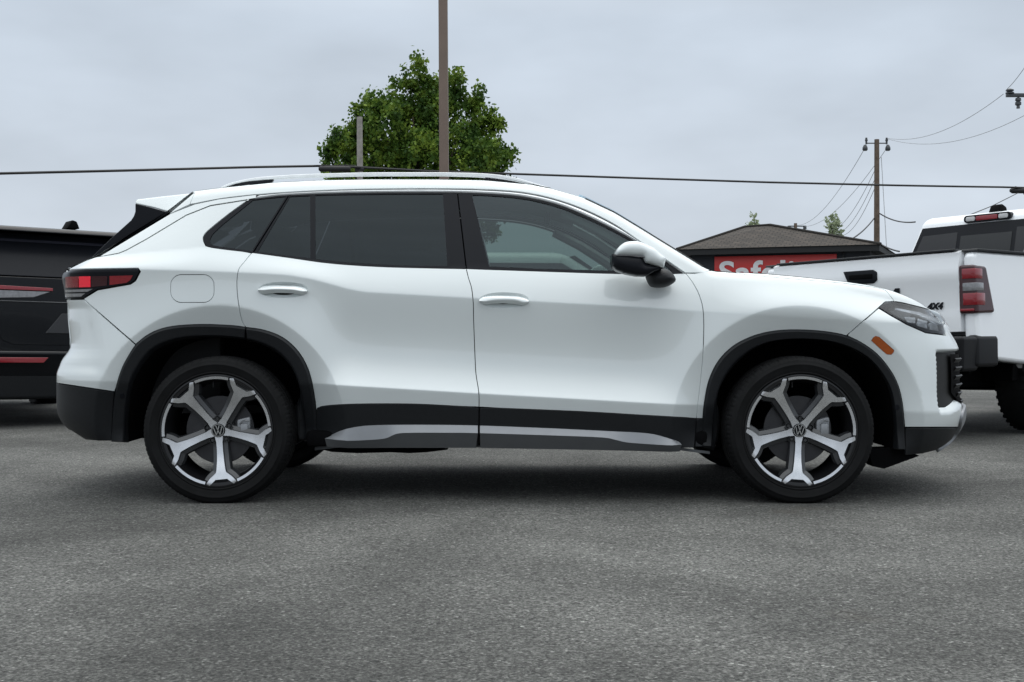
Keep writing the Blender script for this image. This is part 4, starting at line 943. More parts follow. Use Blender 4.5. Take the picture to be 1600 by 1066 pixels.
# main tree, 31 m from the camera
TD = 31.0; tx = at(655, 521, TD).x
tree = empty('broadleaf_tree', (tx, TD-CD, 0), 'large dense green broadleaf tree rising behind the white SUV roof', 'tree')
k = TD/FPX; lob = []
for px, py, rx, rz in ((655, 118, 10, 30), (652, 158, 17, 36), (638, 158, 11, 34), (668, 158, 11, 32), (625, 178, 15, 30), (608, 200, 26, 42), (645, 205, 36, 50), (690, 140, 13, 26), (682, 185, 24, 46), (712, 138, 9, 26), (714, 172, 15, 38), (732, 192, 18, 38), (745, 172, 10, 24), (752, 196, 18, 42), (758, 218, 18, 40), (772, 222, 10, 30), (772, 252, 18, 24), (788, 248, 7, 12), (576, 172, 9, 26), (562, 192, 15, 30), (590, 178, 10, 24), (548, 225, 17, 28), (530, 232, 14, 24), (514, 244, 8, 20), (520, 262, 14, 16), (570, 235, 30, 40), (610, 255, 36, 34), (660, 250, 44, 44), (715, 240, 36, 48), (750, 258, 34, 34), (560, 285, 48, 30), (630, 305, 60, 40), (700, 310, 66, 45), (765, 290, 36, 34), (640, 350, 70, 40), (720, 350, 60, 36), (580, 335, 50, 34),
        (657, 104, 5, 16), (640, 122, 6, 16), (671, 128, 7, 16), (714, 120, 6, 14), (697, 128, 6, 16), (750, 152, 6, 14), (738, 160, 6, 14), (772, 176, 7, 16), (782, 198, 6, 14), (796, 240, 5, 9), (575, 158, 6, 14), (594, 164, 7, 16), (608, 168, 7, 18), (560, 178, 6, 14), (548, 205, 8, 14), (528, 216, 6, 12), (511, 236, 6, 12), (620, 142, 8, 16)):
    big = rx > 22
    for q in range(2 if big else 1):
        lob.append((((px-PX0)*k-tx, rng.uniform(-.9, .9) if big else rng.uniform(-.5, .3), CH-(py-PY0)*k), (rx*k, min(rx*k*1.2, .75), rz*k)))
crown('crown', lob, 95, 30, .098, LEAF, tree, droop=.65, tr=.085)
b = MB(); b.tube([(0, 0, 0), (.02, 0, 1.2), (0, .03, 2.4), (.05, 0, 4.0), (0, 0, 5.6), (0, 0, 6.9)], [.24, .19, .16, .11, .06, .02], 12); b.build('trunk', BARK, tree)
for a, z0, ln in ((0, 2.2, 1.7), (2.1, 2.5, 1.9), (4.0, 2.8, 1.6), (1.0, 3.3, 1.7), (3.0, 3.6, 1.8), (5.3, 3.1, 1.6), (.4, 4.3, 1.1), (2.6, 4.5, 1.2), (4.6, 4.7, 1.0)):
    b = MB(); c_, s_ = math.cos(a), math.sin(a)*.6; b.tube([(0, 0, z0), (c_*ln*.4, s_*ln*.4, z0+ln*.35), (c_*ln*.8, s_*ln*.8, z0+ln*.95), (c_*ln, s_*ln, z0+ln*1.35)], [.075, .055, .035, .012], 7); b.build('limb', BARK, tree)
# brown lamp column in front of it
p = at(696, 521, 16); col_ = empty('light_pole', (p.x, p.y, 0), 'tall square brown steel pole in front of the tree', 'pole')
b = MB(wn=True); hgt = 9.0; ln = -.006*hgt
b.hexa([(-.060, -.06, .0), (.060, -.06, 0), (.060, .06, 0), (-.060, .06, 0), (-.054+ln, -.054, hgt), (.054+ln, -.054, hgt), (.054+ln, .054, hgt), (-.054+ln, .054, hgt)], .008); b.build('shaft', BROWN, col_)
b = MB(); b.box((-.17, -.17, 0), (.17, .17, .03), .006); b.build('base_plate', BROWN, col_)
b = MB(); b.box((-.25+ln, -.75, hgt-.06), (.25+ln, -.10, hgt+.10), .03); b.box((-.04+ln, -.15, hgt-.01), (.04+ln, .02, hgt+.05), .005); b.build('lamp_head', BROWN, col_)
# weathered pole with the telephone cable
p = at(564, 521, 27.5); wp = empty('wooden_pole', (p.x, p.y, 0), 'short weathered grey wooden pole in front of the tree, carrying the black cable', 'pole')
b = MB(); b.tube([(.02, 0, 0), (.01, 0, 2.5), (-.02, 0, 4.0), (-.03, 0, 5.54)], [.085, .075, .068, .062], 14); b.build('shaft', WOOD, wp)
b = MB(); b.box((-.09, -.10, 4.36), (.07, .08, 4.42), .01); b.box((-.12, -.12, 4.33), (-.06, -.06, 4.46), .01); b.build('cable_clamp', WIRE, wp)
def cable(name, pts, r, label, m=WIRE, group=None, sag=0, n=24, parent=None):
    P = []; pts = [Vector(q) for q in pts]
    for i in range(len(pts)-1):
        for j in range(n):
            t = j/n; q = pts[i].lerp(pts[i+1], t); q.z -= sag*4*t*(1-t); P.append(q)
    P.append(pts[-1]); b = MB(); b.tube(P, r, 6); o = b.build(name, m, parent)
    if parent is None: tag(o, label, 'cable', group)
    return o
cable('overhead_cable', [at(-2600, 210, 22), at(-900, 262, 22), at(0, 271.2, 23.2), at(200, 266.5, 24.4), at(400, 261.2, 26.2), at(497, 259.5, 27.0), at(562, 261.5, 27.4), at(680, 268, 29), at(800, 271.8, 30), at(1000, 278.6, 31), at(1200, 285, 32), at(1400, 289.8, 33), at(1500, 291.6, 33.5), at(1565, 292.5, 34), at(1620, 294, 34.3), at(1800, 290, 35), at(3200, 250, 38)], .026, 'thick black cable running across the whole sky above the SUV roof')
def splice(D, x0, x1, y, h, label):
    t = empty('cable_splice_case', at((x0+x1)/2, y, D), label, 'splice case'); k = D/FPX; a = (x1-x0)*k/2; r = h*k/2
    b = MB(); b.lathe([(0, -a), (r*.5, -a), (r*.95, -a*.9), (r, -a*.86), (r, -a*.25), (r*1.08, -a*.22), (r*1.08, -a*.12), (r, -a*.1), (r, a*.86), (r*.9, a*.92), (r*.45, a), (0, a)], 18, axis='x'); b.build('case', WIRE, t)
    b = MB(); b.box((-a*.75, -.02, r*.6), (-a*.68, .02, r*1.5), .004); b.box((a*.68, -.02, r*.6), (a*.75, .02, r*1.5), .004); b.tube([(-a*1.3, 0, r*1.15), (a*1.3, 0, r*1.15)], r*.13, 6); b.tube([(-a*.3, 0, -r), (-a*.3, 0, -r*1.35)], r*.15, 6); b.build('hanger', WIRE, t)
splice(26.9, 498, 548, 264, 9.5, 'black splice case hanging on the cable left of the grey wooden pole')
splice(34.2, 1578, 1640, 298, 9, 'black splice case on the cable at the right edge of the photo')
cable('drop_wire', [at(1592, 301, 34.2), at(1550, 322, 30), at(1480, 350, 26)], .010, 'thin black drop wire slanting down from the right-hand splice case')
# utility pole, far right
UD = 60.0; up = at(1370, 521, UD); ut = empty('utility_pole', (up.x, up.y, 0), 'brown wooden utility pole standing beside the shop roof', 'utility pole')
ku = UD/FPX; zt = CH+(521-218)*ku
b = MB(); b.tube([(0, 0, 0), (0, 0, 4), (0, 0, zt)], [.16, .145, .115], 14); b.build('shaft', WOOD2, ut)
za = CH+(521-224)*ku; b = MB(); b.box((-.53, -.03, za-.025), (.46, .03, za+.025), .008); b.build('crossarm', INSUL, ut)
for x in (-.50, .47):
    b = MB(); b.lathe([(0, za+.28), (.05, za+.26), (.055, za+.18), (.07, za+.17), (.07, za+.12), (.05, za+.10), (.045, za-.05), (0, za-.05)], 10, axis='z', c=(x, 0, 0)); b.build('insulator', INSUL, ut)
    b = MB(); b.lathe([(0, za-.06), (.06, za-.08), (.12, za-.20), (.13, za-.30), (.09, za-.36), (0, za-.36)], 12, axis='z', c=(x*1.12, 0, 0)); b.build('lamp_pot', INSUL, ut)
# pole whose crossarm enters at the right edge
ND = 42.0; q = at(1648, 521, ND); kn = ND/FPX; nt = empty('utility_pole', (q.x, q.y, 0), 'utility pole just past the right edge, only its crossarm end showing', 'utility pole')
zc_ = CH+(521-149)*kn
b = MB(); b.tube([(0, 0, 0), (0, 0, zc_+.8)], [.17, .12], 14); b.build('shaft', WOOD2, nt)
b = MB(); b.box((-1.62, -.06, zc_-.06), (1.2, .06, zc_+.06), .01); b.build('crossarm', INSUL, nt)
b = MB(); b.lathe([(0, zc_+.24), (.05, zc_+.22), (.13, zc_+.18), (.13, zc_+.14), (.07, zc_+.12), (.14, zc_+.09), (.14, zc_+.06), (0, zc_+.05)], 14, axis='z', c=(-1.50, 0, 0)); b.build('insulator', INSUL, nt)
b = MB(); b.lathe([(0, zc_-.06), (.09, zc_-.10), (.10, zc_-.18), (.06, zc_-.20), (.10, zc_-.24), (.10, zc_-.32), (.05, zc_-.35), (.06, zc_-.44), (0, zc_-.44)], 12, axis='z', c=(-1.22, 0, 0)); b.build('insulator', INSUL, nt)
GW = 'thin wires strung from the utility poles'
cable('wire', [at(1386, 216, 60), at(1568, 147, 42)] , .010, 'thin wire sagging from the utility pole up to the crossarm insulator', WIREG, GW, sag=.55)
cable('wire', [at(1386, 217, 60), at(1640, 158, 44)] , .010, 'thin lower wire sagging from the utility pole past the crossarm', WIREG, GW, sag=.75)
cable('wire', [at(1573, 140, 42), at(1606, 98, 38)] , .010, 'thin wire rising from the crossarm insulator out of the picture', WIREG, GW, sag=.05)
for i, (a, c_, d_, nm) in enumerate((((1350, 234), (1246, 352), .9, 'uppermost'), ((1384, 234), (1257, 354), .9, 'second'), ((1366, 268), (1290, 362), .8, 'third'), ((1366, 282), (1300, 364), .8, 'fourth'), ((1366, 296), (1307, 366), .8, 'lowest'))):
    cable('wire', [at(a[0], a[1], 60), at(c_[0], c_[1], 108 if i < 2 else 90)], .014, nm+' of the five thin wires fanning down left from the utility pole', WIREG, GW, sag=d_)
cable('wire', [at(1366, 341, 60), at(1330, 374, 50)], .03, 'dark service wire dropping left from the utility pole to the shop roof', WIRE, GW, sag=.1)
cable('wire', [at(1375, 334, 60), at(1430, 347, 52)], .03, 'dark service wire running right from the utility pole behind the pickup cab', WIRE, GW, sag=.15)
cable('wire', [at(1372, 379, 50), at(1405, 393, 45)], .03, 'dark wire running right from the shop eave corner', WIRE, GW, sag=.05)
cable('guy_wire', [at(1377, 246, 60), at(1386, 400, 58), at(1389, 520, 57.5)], .016, 'slender guy wire beside the right of the utility pole', WIREG)
# far crossarm pole above the ridge
fp = at(1243, 521, 108); ft = empty('utility_pole', (fp.x, fp.y, 0), 'far small utility pole, its crossarm just showing above the shop ridge', 'utility pole')
kf = 108/FPX; zf = CH+(521-349)*kf; b = MB(); b.tube([(0, 0, 0), (0, 0, zf)], [.2, .14], 10); b.build('shaft', WOOD2, ft)
b = MB(); b.box((-.6, -.05, zf-.3), (.85, .05, zf-.2), .01); b.build('crossarm', INSUL, ft)
for x in (-.55, .8): b = MB(); b.lathe([(0, zf-.2), (.14, zf-.22), (.16, zf-.5), (0, zf-.55)], 10, axis='z', c=(x, 0, 0)); b.build('lamp_pot', INSUL, ft)
# ---- the shop
def roofmat():
    m = mat('brown_roof_shingles', (.048, .040, .033), rough=.9, var=.25, vscale=2.5); n = m.node_tree.nodes; l = m.node_tree.links; b = n['Principled BSDF']
    t = n.new('ShaderNodeTexCoord'); mp_ = n.new('ShaderNodeMapping'); mp_.inputs['Scale'].default_value = (1, 1, 1); l.new(t.outputs['UV'], mp_.inputs[0])
    br = n.new('ShaderNodeTexBrick'); br.inputs['Scale'].default_value = 1; br.inputs['Brick Width'].default_value = .30; br.inputs['Row Height'].default_value = .17; br.inputs['Mortar Size'].default_value = .018
    br.inputs['Color1'].default_value = (.8, .8, .8, 1); br.inputs['Color2'].default_value = (1.3, 1.25, 1.2, 1); br.inputs['Mortar'].default_value = (.28, .28, .28, 1); l.new(mp_.outputs[0], br.inputs['Vector'])
    src = b.inputs['Base Color'].links[0].from_socket; mu = n.new('ShaderNodeVectorMath'); mu.operation = 'MULTIPLY'; l.new(src, mu.inputs[0]); l.new(br.outputs['Color'], mu.inputs[1]); l.new(mu.outputs[0], b.inputs['Base Color'])
    u = n.new('ShaderNodeBump'); u.inputs['Strength'].default_value = .8; u.inputs['Distance'].default_value = .02; l.new(br.outputs['Fac'], u.inputs['Height']); u.invert = True; l.new(u.outputs[0], b.inputs['Normal']); return m
NAVY = mat('dark_navy_render', (.018, .021, .027), rough=.8, var=.08, vscale=3); FASC = mat('black_fascia', (.008, .009, .010), rough=.7)
A = at(1060, 389.5, 45.0); Bc = at(1374, 381, 42.4); A.z = Bc.z = 3.83
dx = (Bc-A).normalized(); dy = Vector((-dx.y, dx.x, 0)); Wd = (Bc-A).length; rz = math.atan2(dx.y, dx.x)
shop = empty('shop_building', (A.x, A.y, 0), 'low dark navy shop with brown shingled hip roof behind the pickup', 'building', rz)
ov = .35; DP = 7.0
b = MB(); b.box((ov, ov, 0), (Wd-ov, DP-ov, 3.62)); b.build('wall', NAVY, shop, smooth=False)
b = MB(); b.box((0, 0, 3.60), (Wd, .06, 3.80)); b.box((0, DP-.06, 3.60), (Wd, DP, 3.80)); b.box((-.002, .06, 3.60), (.06, DP-.06, 3.80)); b.box((Wd-.06, .06, 3.60), (Wd+.002, DP-.06, 3.80)); b.box((.06, .06, 3.64), (Wd-.06, DP-.06, 3.66)); fa = b.build('fascia', FASC, shop, smooth=False)
inv_ = Matrix.Rotation(-rz, 3, 'Z')
def loc(px, py, D): return inv_ @ (at(px, py, D)-Vector((A.x, A.y, 0)))
P1, P2 = loc(1165, 355, 47.0), loc(1203, 352.5, 46.4)
R_ = [(-.05, -.05, 3.81), (Wd+.05, -.05, 3.81), (Wd+.05, DP+.05, 3.81), (-.05, DP+.05, 3.81), tuple(P1), tuple(P2)]
o = mk('roof', R_, [(0, 1, 5, 4), (1, 2, 5), (2, 3, 4, 5), (3, 0, 4)], roofmat(), shop, smooth=False)
uv = o.data.uv_layers.new(name='UVMap')
for p_ in o.data.polygons:
    n_ = p_.normal; h = Vector((-n_.y, n_.x, 0)).normalized(); g = n_.cross(h)
    for li in p_.loop_indices: c_ = o.data.vertices[o.data.loops[li].vertex_index].co; uv.data[li].uv = (c_.dot(h), c_.dot(g))
for (a_, c_) in ((0, 4), (1, 5), (4, 5)):
    b = MB(); b.tube([Vector(R_[a_])+Vector((0, 0, .01)), Vector(R_[c_])+Vector((0, 0, .02))], .055, 8); b.build('ridge_cap', MATS['brown_roof_shingles'], shop)
b = MB(); b.tube([(Wd-1.2, ov-.03, 3.6), (Wd-1.25, ov-.05, 3.3), (Wd-1.0, ov-.05, 3.0), (Wd-1.0, ov-.05, .2)], .05, 8); b.build('downpipe', FASC, shop)
REDS = mat('red_sign_board', (.47, .025, .022), rough=.45, var=.05); WHT = mat('white_lettering', (.72, .72, .73), rough=.5)
s0 = loc(1120.5, 400, 45.2); s1 = loc(1308, 396, 43.3); sgn_z = 3.56
sign = empty('shop_sign', A+dx*s0.x+dy*(ov-.07)+Vector((0, 0, -A.z)), 'red shop sign board with large white letters on the navy wall', 'sign', rz)
wS = s1.x-s0.x
b = MB(); b.box((0, 0, 2.42), (wS, .06, 3.54), .008); b.build('board', REDS, sign)
fc = bpy.data.curves.new('lettering', 'FONT'); fc.body = 'Safelite'; fc.size = 1.06; fc.extrude = .012; fc.offset = .024; fc.space_character = 1.03; fc.resolution_u = 6
fo = bpy.data.objects.new('lettering_curve', fc); COL.objects.link(fo); dg = bpy.context.evaluated_depsgraph_get(); me = bpy.data.meshes.new_from_object(fo.evaluated_get(dg)); bpy.data.objects.remove(fo)
tw = max(v.co.x for v in me.vertices); sx = (wS-.50)/tw
for v in me.vertices: v.co = Vector((.16+v.co.x*sx, -.014-v.co.z, 2.62+v.co.y))
me.materials.clear(); me.materials.append(WHT); me.name = 'lettering'; lt = bpy.data.objects.new('lettering', me); COL.objects.link(lt); lt.parent = sign; fixn(lt)
# two small trees behind the ridge
def sapling(px, ytop, D, wpx, label):
    p = at(px, 521, D); t = empty('small_tree', (p.x, p.y, 0), label, 'tree'); k = D/FPX; H = CH+(521-ytop)*k; w_ = wpx*k
    b = MB(); b.tube([(0, 0, 0), (.05, 0, H*.5), (0, 0, H*.97)], [.12, .07, .015], 8); b.build('trunk', BARK, t)
    lb = [((rng.uniform(-.5, .5)*w_*(1-j/16), rng.uniform(-.4, .4), H*(.45+.54*j/14)), (.16*w_+.1, .2, .30)) for j in range(15)]
    lb += [((w_*.5, 0, H-.75), (.12, .1, .4)), ((w_*.25, 0, H-.4), (.12, .1, .4))]
    crown('crown', lb, 34, 10, .17, LEAF2, t, droop=-.4, tr=.09)
sapling(1174, 344, 58, 18, 'small pale green treetop showing left of the shop ridge'); sapling(1300, 344, 58, 26, 'small pale green treetop showing right of the shop ridge')

# ------------------------------------------------------------------ vehicles behind
def carwheel(parent, x, y, r, w_, side, rimm=SATIN):
    """simple road wheel, axle along x (side = +1 faces +x)"""
    b = MB(); h = w_/2; b.lathe([(r*.62, -h*.8), (r*.70, -h), (r*.93, -h), (r*.985, -h*.82), (r, -h*.6), (r, h*.6), (r*.985, h*.82), (r*.93, h), (r*.70, h), (r*.62, h*.8)], 64, axis='x'); b.lathe([(r*.62, -h*.75), (r*.62, h*.75)], 64, axis='x')
    for i in range(40):
        a = 2*math.pi*i/40; 
        for sx_ in (-1, 1):
            M = Matrix.Rotation(a, 4, 'X') @ Matrix.Translation((sx_*h*.74, 0, r*.985)); b.box((-h*.2, -r*.03, -.012), (h*.2, r*.03, .008), M=M)
    o = b.build('wheel', RUB, parent); o.location = (x, y, r-.004)
    b = MB(); 
    b.lathe([(0, side*h*.35), (.06, side*h*.40), (.07, side*h*.2)], 24, axis='x'); b.lathe([(r*.62, side*h*.85), (r*.56, side*h*.7), (r*.55, 0)], 48, axis='x')
    for i in range(6):
        M = Matrix.Rotation(2*math.pi*i/6, 4, 'X'); b.box((side*h*.15-.02, -.035, .04), (side*h*.15+.03, .035, r*.60), .01, M=M)
    b.build('rim', rimm, o); return o
def plate(b, y, z, pts, th, slope=None):
    pass
# ---- black SUV, rear towards us, at the left
BR = empty('suv', (-3.92, 5.0, 0), 'black SUV at the left edge with its rear towards us, partly behind the white SUV', 'SUV', R(35))
BR.rotation_euler = (0, R(1.0), R(35))
b = MB(wn=True)
b.hexa([(-.94, .02, .42), (.94, .02, .42), (.90, 4.75, .42), (-.90, 4.75, .42), (-.96, .06, 1.06), (.96, .06, 1.06), (.92, 4.85, .98), (-.92, 4.85, .98)], .09, 4)
b.hexa([(-.95, .10, 1.0), (.95, .10, 1.0), (.93, 3.3, 1.0), (-.93, 3.3, 1.0), (-.90, .14, 1.30), (.90, .14, 1.30), (.88, 3.3, 1.15), (-.88, 3.3, 1.15)], .06, 4)
b.hexa([(-.885, .15, 1.26), (.885, .15, 1.26), (.86, 3.6, 1.12), (-.86, 3.6, 1.12), (-.70, .42, 1.755), (.70, .42, 1.755), (.66, 2.7, 1.735), (-.66, 2.7, 1.735)], .08, 4)
b.build('body', BLACKP, BR)
b = MB(wn=True); b.hexa([(-.74, .12, 1.69), (.74, .12, 1.69), (.74, .55, 1.715), (-.74, .55, 1.715), (-.68, .16, 1.735), (.68, .16, 1.735), (.70, .6, 1.775), (-.70, .6, 1.775)], .018, 3); b.build('rear_spoiler', BLACKP, BR)
tgp = lambda z: .165+(z-1.30)*.50 if z > 1.3 else .10-(1.30-z)*.05
def rplate(name, P, off, th, m, bev=.006, par=BR, sl=None):
    """plate hugging the sloping rear: P = (x,z) outline"""
    f_ = sl or tgp; bm = bmesh.new(); A_ = [bm.verts.new((x, f_(z)-off, z)) for x, z in P]; B_ = [bm.verts.new((x, f_(z)-off+th, z)) for x, z in P]; n_ = len(P)
    bm.faces.new(A_); bm.faces.new(B_[::-1])
    for i in range(n_): bm.faces.new((A_[i], B_[i], B_[(i+1) % n_], A_[(i+1) % n_]))
    bmesh.ops.recalc_face_normals(bm, faces=bm.faces)
    if bev: bmesh.ops.bevel(bm, geom=list(bm.edges), offset=bev, segments=2, affect='EDGES', profile=.5)
    b = MB(wn=True); b.bm(bm); return b.build(name, m, par)
RGL = mat('black_rear_glass', (.040, .041, .055), rough=.08, spec=.7, var=.02)
tg = rplate('tailgate', [(-.42, .70), (.42, .70), (.52, .74), (.57, .84), (.58, 1.295), (-.58, 1.295), (-.57, .84), (-.52, .74)], .035, .07, BLACKP, .012)
rplate('window_surround', [(-.80, 1.30), (.80, 1.30), (.72, 1.69), (-.72, 1.69)], .035, .07, GLOSSB, .010, tg)
rplate('rear_window', rrect(-.62, 1.375, .62, 1.635, .04), .048, .02, RGL, 0, tg)
b = MB(); b.tube([(.06, .12, 1.365), (-.02, .13, 1.368), (-.16, .14, 1.378)], [.016, .012, .007], 6); b.hexa([(.0, .11, 1.345), (.14, .11, 1.345), (.14, .15, 1.345), (.0, .15, 1.345), (.02, .12, 1.385), (.12, .12, 1.385), (.12, .16, 1.385), (.02, .16, 1.385)], .006); b.build('rear_wiper', DARK, tg)
for s_ in (-1, 1):
    L_ = rplate('taillight', [(s_*.56, 1.215), (s_*.10, 1.205), (s_*.10, 1.178), (s_*.56, 1.180)][::s_], .052, .03, REDL, .003, tg)
    rplate('reverse_lamp', [(s_*.56, 1.172), (s_*.12, 1.172), (s_*.26, 1.120), (s_*.56, 1.105)][::s_], .048, .03, CLEARL, .003, L_)
    L_ = rplate('taillight', [(s_*.575, 1.215), (s_*.90, 1.205), (s_*.90, 1.165), (s_*.575, 1.180)][::s_], .050, .06, REDL, .003, BR)
    rplate('reverse_lamp', [(s_*.575, 1.172), (s_*.88, 1.155), (s_*.86, 1.10), (s_*.575, 1.105)][::s_], .046, .06, CLEARL, .003, L_)
    rplate('reflector', [(s_*.16, .60), (s_*.84, .60), (s_*.84, .555), (s_*.20, .555)][::s_], .150, .05, REDL, .004, BR)
rplate('plate_recess', [(-.02, .985), (.48, .985), (.56, .90), (.48, .81), (-.16, .81), (-.12, .86)], .043, .02, mat('grey_black_panel', (.02, .021, .024), rough=.35), .004, tg)
rplate('chrome_strip', [(-.62, 1.085), (.62, 1.085), (.62, 1.078), (-.62, 1.078)], .045, .02, SATIND, 0, tg)
b = MB(wn=True); b.hexa([(-.93, -.03, .42), (.93, -.03, .42), (.93, .4, .42), (-.93, .4, .42), (-.95, -.05, .66), (.95, -.05, .66), (.95, .4, .66), (-.95, .4, .66)], .035, 3); bp = b.build('rear_bumper', BLACKP, BR)
b = MB(wn=True); b.hexa([(-.88, .02, .24), (.88, .02, .24), (.88, .5, .24), (-.88, .5, .24), (-.92, -.035, .47), (.92, -.035, .47), (.92, .5, .47), (-.92, .5, .47)], .03, 3); b.build('bumper_skirt', CLAD, bp)
b = MB(); b.prism([(-.035, 0), (.035, 0), (.018, .055), (-.008, .065)], 'y', .8, .95, .006); o = b.build('roof_antenna', DARK, BR); o.location = (.16, -.75, 1.765); o.scale = (1.6, 1.4, 1.2)
b = MB(wn=True); b.prism([(.75, 1.76), (.9, 1.80), (2.5, 1.80), (2.7, 1.75), (2.5, 1.775), (.95, 1.775)], 'x', -.66, -.62, .005); r_ = b.build('roof_rail', GLOSSB, BR)
c = r_.copy(); COL.objects.link(c); c.location.x = 1.28
for s_ in (-1, 1):
    for y in (1.0, 3.85): carwheel(BR, s_*.83, y, .375, .25, s_)
b = MB(); b.box((-.6, .35, .22), (.6, 4.5, .45), .03); b.tube([(.35, .1, .30), (.35, .6, .30)], .04, 10); b.build('underbody', DARK, BR)

# ---- white pickup, right
PK = empty('pickup_truck', (2.84, 4.14, 0), 'white crew cab pickup truck seen from behind at the right edge', 'pickup truck', R(-50)); PK.scale = (1, 1, .97); PK.rotation_euler = (0, -R(1.4), R(-50))
W2 = 1.01
def side_profile():
    P = [(0.02, .62), (.02, 1.40), (.05, 1.455), (1.80, 1.455), (1.80, .50), (1.72, .50)]
    c = (1.25, .43); A_ = [(c[0]+.50*math.cos(t), c[1]+.52*math.sin(t)) for t in np.linspace(R(10), R(170), 18)]
    return P+[(1.745, .52)]+A_+[(.755, .56)]
for s_ in (-1, 1):
    bm = bmesh.new(); P = side_profile(); x0, x1 = s_*(W2-.13), s_*W2
    A_ = [bm.verts.new((x0, y, z)) for y, z in P]; B_ = [bm.verts.new((x1-s_*.03*max(0, z-1.15)/.3, y, z)) for y, z in P]; n_ = len(P)
    bm.faces.new(A_); bm.faces.new(B_)
    for i in range(n_): bm.faces.new((A_[i], B_[i], B_[(i+1) % n_], A_[(i+1) % n_]))
    bmesh.ops.recalc_face_normals(bm, faces=bm.faces)
    bmesh.ops.bevel(bm, geom=[e_ for e_ in bm.edges if len(e_.link_faces) == 2 and e_.link_faces[0].normal.angle(e_.link_faces[1].normal, 0) > .6], offset=.035, segments=4, affect='EDGES', profile=.5)
    b = MB(wn=True); b.bm(bm); sd = b.build('bed_side', WHITE2, PK)
    b = MB(); b.prism([(.03, 1.452), (1.80, 1.458), (1.80, 1.475), (.04, 1.470)], 'x', s_*(W2-.15), s_*(W2-.012), .005); b.build('rail_cap', CLAD, sd)
    # flare round the wheel
    b = MB(); c = (1.25, .43); b_in = [(c[0]+.49*math.cos(t), c[1]+.51*math.sin(t)) for t in np.linspace(R(8), R(172), 24)]; b_out = [(c[0]+.56*math.cos(t), c[1]+.585*math.sin(t)) for t in np.linspace(R(8), R(172), 24)]
    b.prism(b_in+b_out[::-1], 'x', s_*(W2-.04), s_*(W2+.028), .012); b.build('wheel_flare', CLAD, sd)
    # tail lamp wrapping the corner
    x = s_*(W2-.085)
    b = MB(wn=True); b.hexa([(s_*(W2-.150), -.012, .965), (s_*(W2+.008), -.012, .965), (s_*(W2+.010), .24, .975), (s_*(W2-.150), .24, .965), (s_*(W2-.150), -.012, 1.345), (s_*(W2-.02), -.012, 1.345), (s_*(W2-.014), .17, 1.335), (s_*(W2-.150), .17, 1.345)], .022, 3); tl2 = b.build('taillight', REDD, PK)
    b = MB(); b.box((s_*(W2-.115)-.0, -.019, 1.235), (s_*(W2-.004), .09, 1.315), .006); b.build('lamp_segment', REDL, tl2)
    b = MB(); b.box((s_*(W2-.110)-.0, -.020, 1.14), (s_*(W2+.003), .09, 1.205), .006); b.build('reverse_lamp', CLEARL, tl2)
    b = MB(); b.box((s_*(W2-.110)-.0, -.019, 1.03), (s_*(W2+.008), .10, 1.125), .006); b.build('lamp_segment', REDL, tl2)
    b = MB(); b.box((s_*(W2-.135)-.0, -.020, .985), (s_*(W2-.02), .01, 1.005), .004); b.build('lamp_segment', REDL, tl2)
# tailgate with the pressed upper roll
bm = bmesh.new(); prof = [(.0, .83), (-.004, 1.0), (.0, 1.18), (-.018, 1.23), (-.022, 1.33), (-.005, 1.40), (-.012, 1.445), (.03, 1.462), (.07, 1.455), (.07, .83)]; xs2 = np.linspace(-(W2-.140), W2-.140, 13); rows = [[bm.verts.new((x, y, z)) for y, z in prof] for x in xs2]
for i in range(12):
    for j in range(len(prof)): bm.faces.new((rows[i][j], rows[i+1][j], rows[i+1][(j+1) % len(prof)], rows[i][(j+1) % len(prof)]))
bm.faces.new(rows[0]); bm.faces.new(rows[-1][::-1]); bmesh.ops.recalc_face_normals(bm, faces=bm.faces); b = MB(); b.bm(bm); tgt = b.build('tailgate', WHITE2, PK, angle=50)
b = MB(); b.box((-(W2-.17), -.012, 1.460), (W2-.17, .075, 1.476), .006); b.build('top_trim', CLAD, tgt)
b = MB(); b.prism([(-.15, 1.358), (.13, 1.358), (.165, 1.335), (.165, 1.27), (.13, 1.245), (-.10, 1.245)], 'y', -.034, -.01, .006); hd = b.build('tailgate_handle', GLOSSB, tgt)
b = MB(); b.box((-.09, -.042, 1.285), (.13, -.030, 1.325), .006); b.build('handle_lever', DARK, hd)
def text(name, s, size, m, parent, x, y, z, off=.0, shear=0, ext=.006):
    fc = bpy.data.curves.new(name, 'FONT'); fc.body = s; fc.size = size; fc.extrude = ext; fc.offset = off; fc.shear = shear; fc.align_x = 'CENTER'; fc.resolution_u = 5
    fo = bpy.data.objects.new(name+'_c', fc); COL.objects.link(fo); dg = bpy.context.evaluated_depsgraph_get(); me = bpy.data.meshes.new_from_object(fo.evaluated_get(dg)); bpy.data.objects.remove(fo)
    for v in me.vertices: v.co = Vector((x+v.co.x, y-v.co.z, z+v.co.y))
    me.materials.clear(); me.materials.append(m); o = bpy.data.objects.new(name, me); COL.objects.link(o); o.parent = parent; return fixn(o)
text('tailgate_lettering', 'RAM', .26, GLOSSB, tgt, .10, -.010, 1.01, .007)
text('badge', '4X4', .075, GLOSSB, tgt, .66, -.010, 1.01, .002, .25)
b = MB(wn=True); b.hexa([(-W2+.02, -.20, .52), (W2-.02, -.20, .52), (W2-.02, .03, .52), (-W2+.02, .03, .52), (-W2+.0, -.22, .79), (W2-.0, -.22, .79), (W2-.0, .05, .79), (-W2+.0, .05, .79)], .03, 3); [b.box((min(q_*(W2-.10), q_*(W2+.004)), -.03, .55), (max(q_*(W2-.10), q_*(W2+.004)), .30, .80), .035) for q_ in (-1, 1)]; bb = b.build('rear_bumper', BUMPK, PK)
b = MB(); b.box((-.30, -.225, .56), (.30, -.20, .74), .01); b.build('plate_recess', GLOSSB, bb)
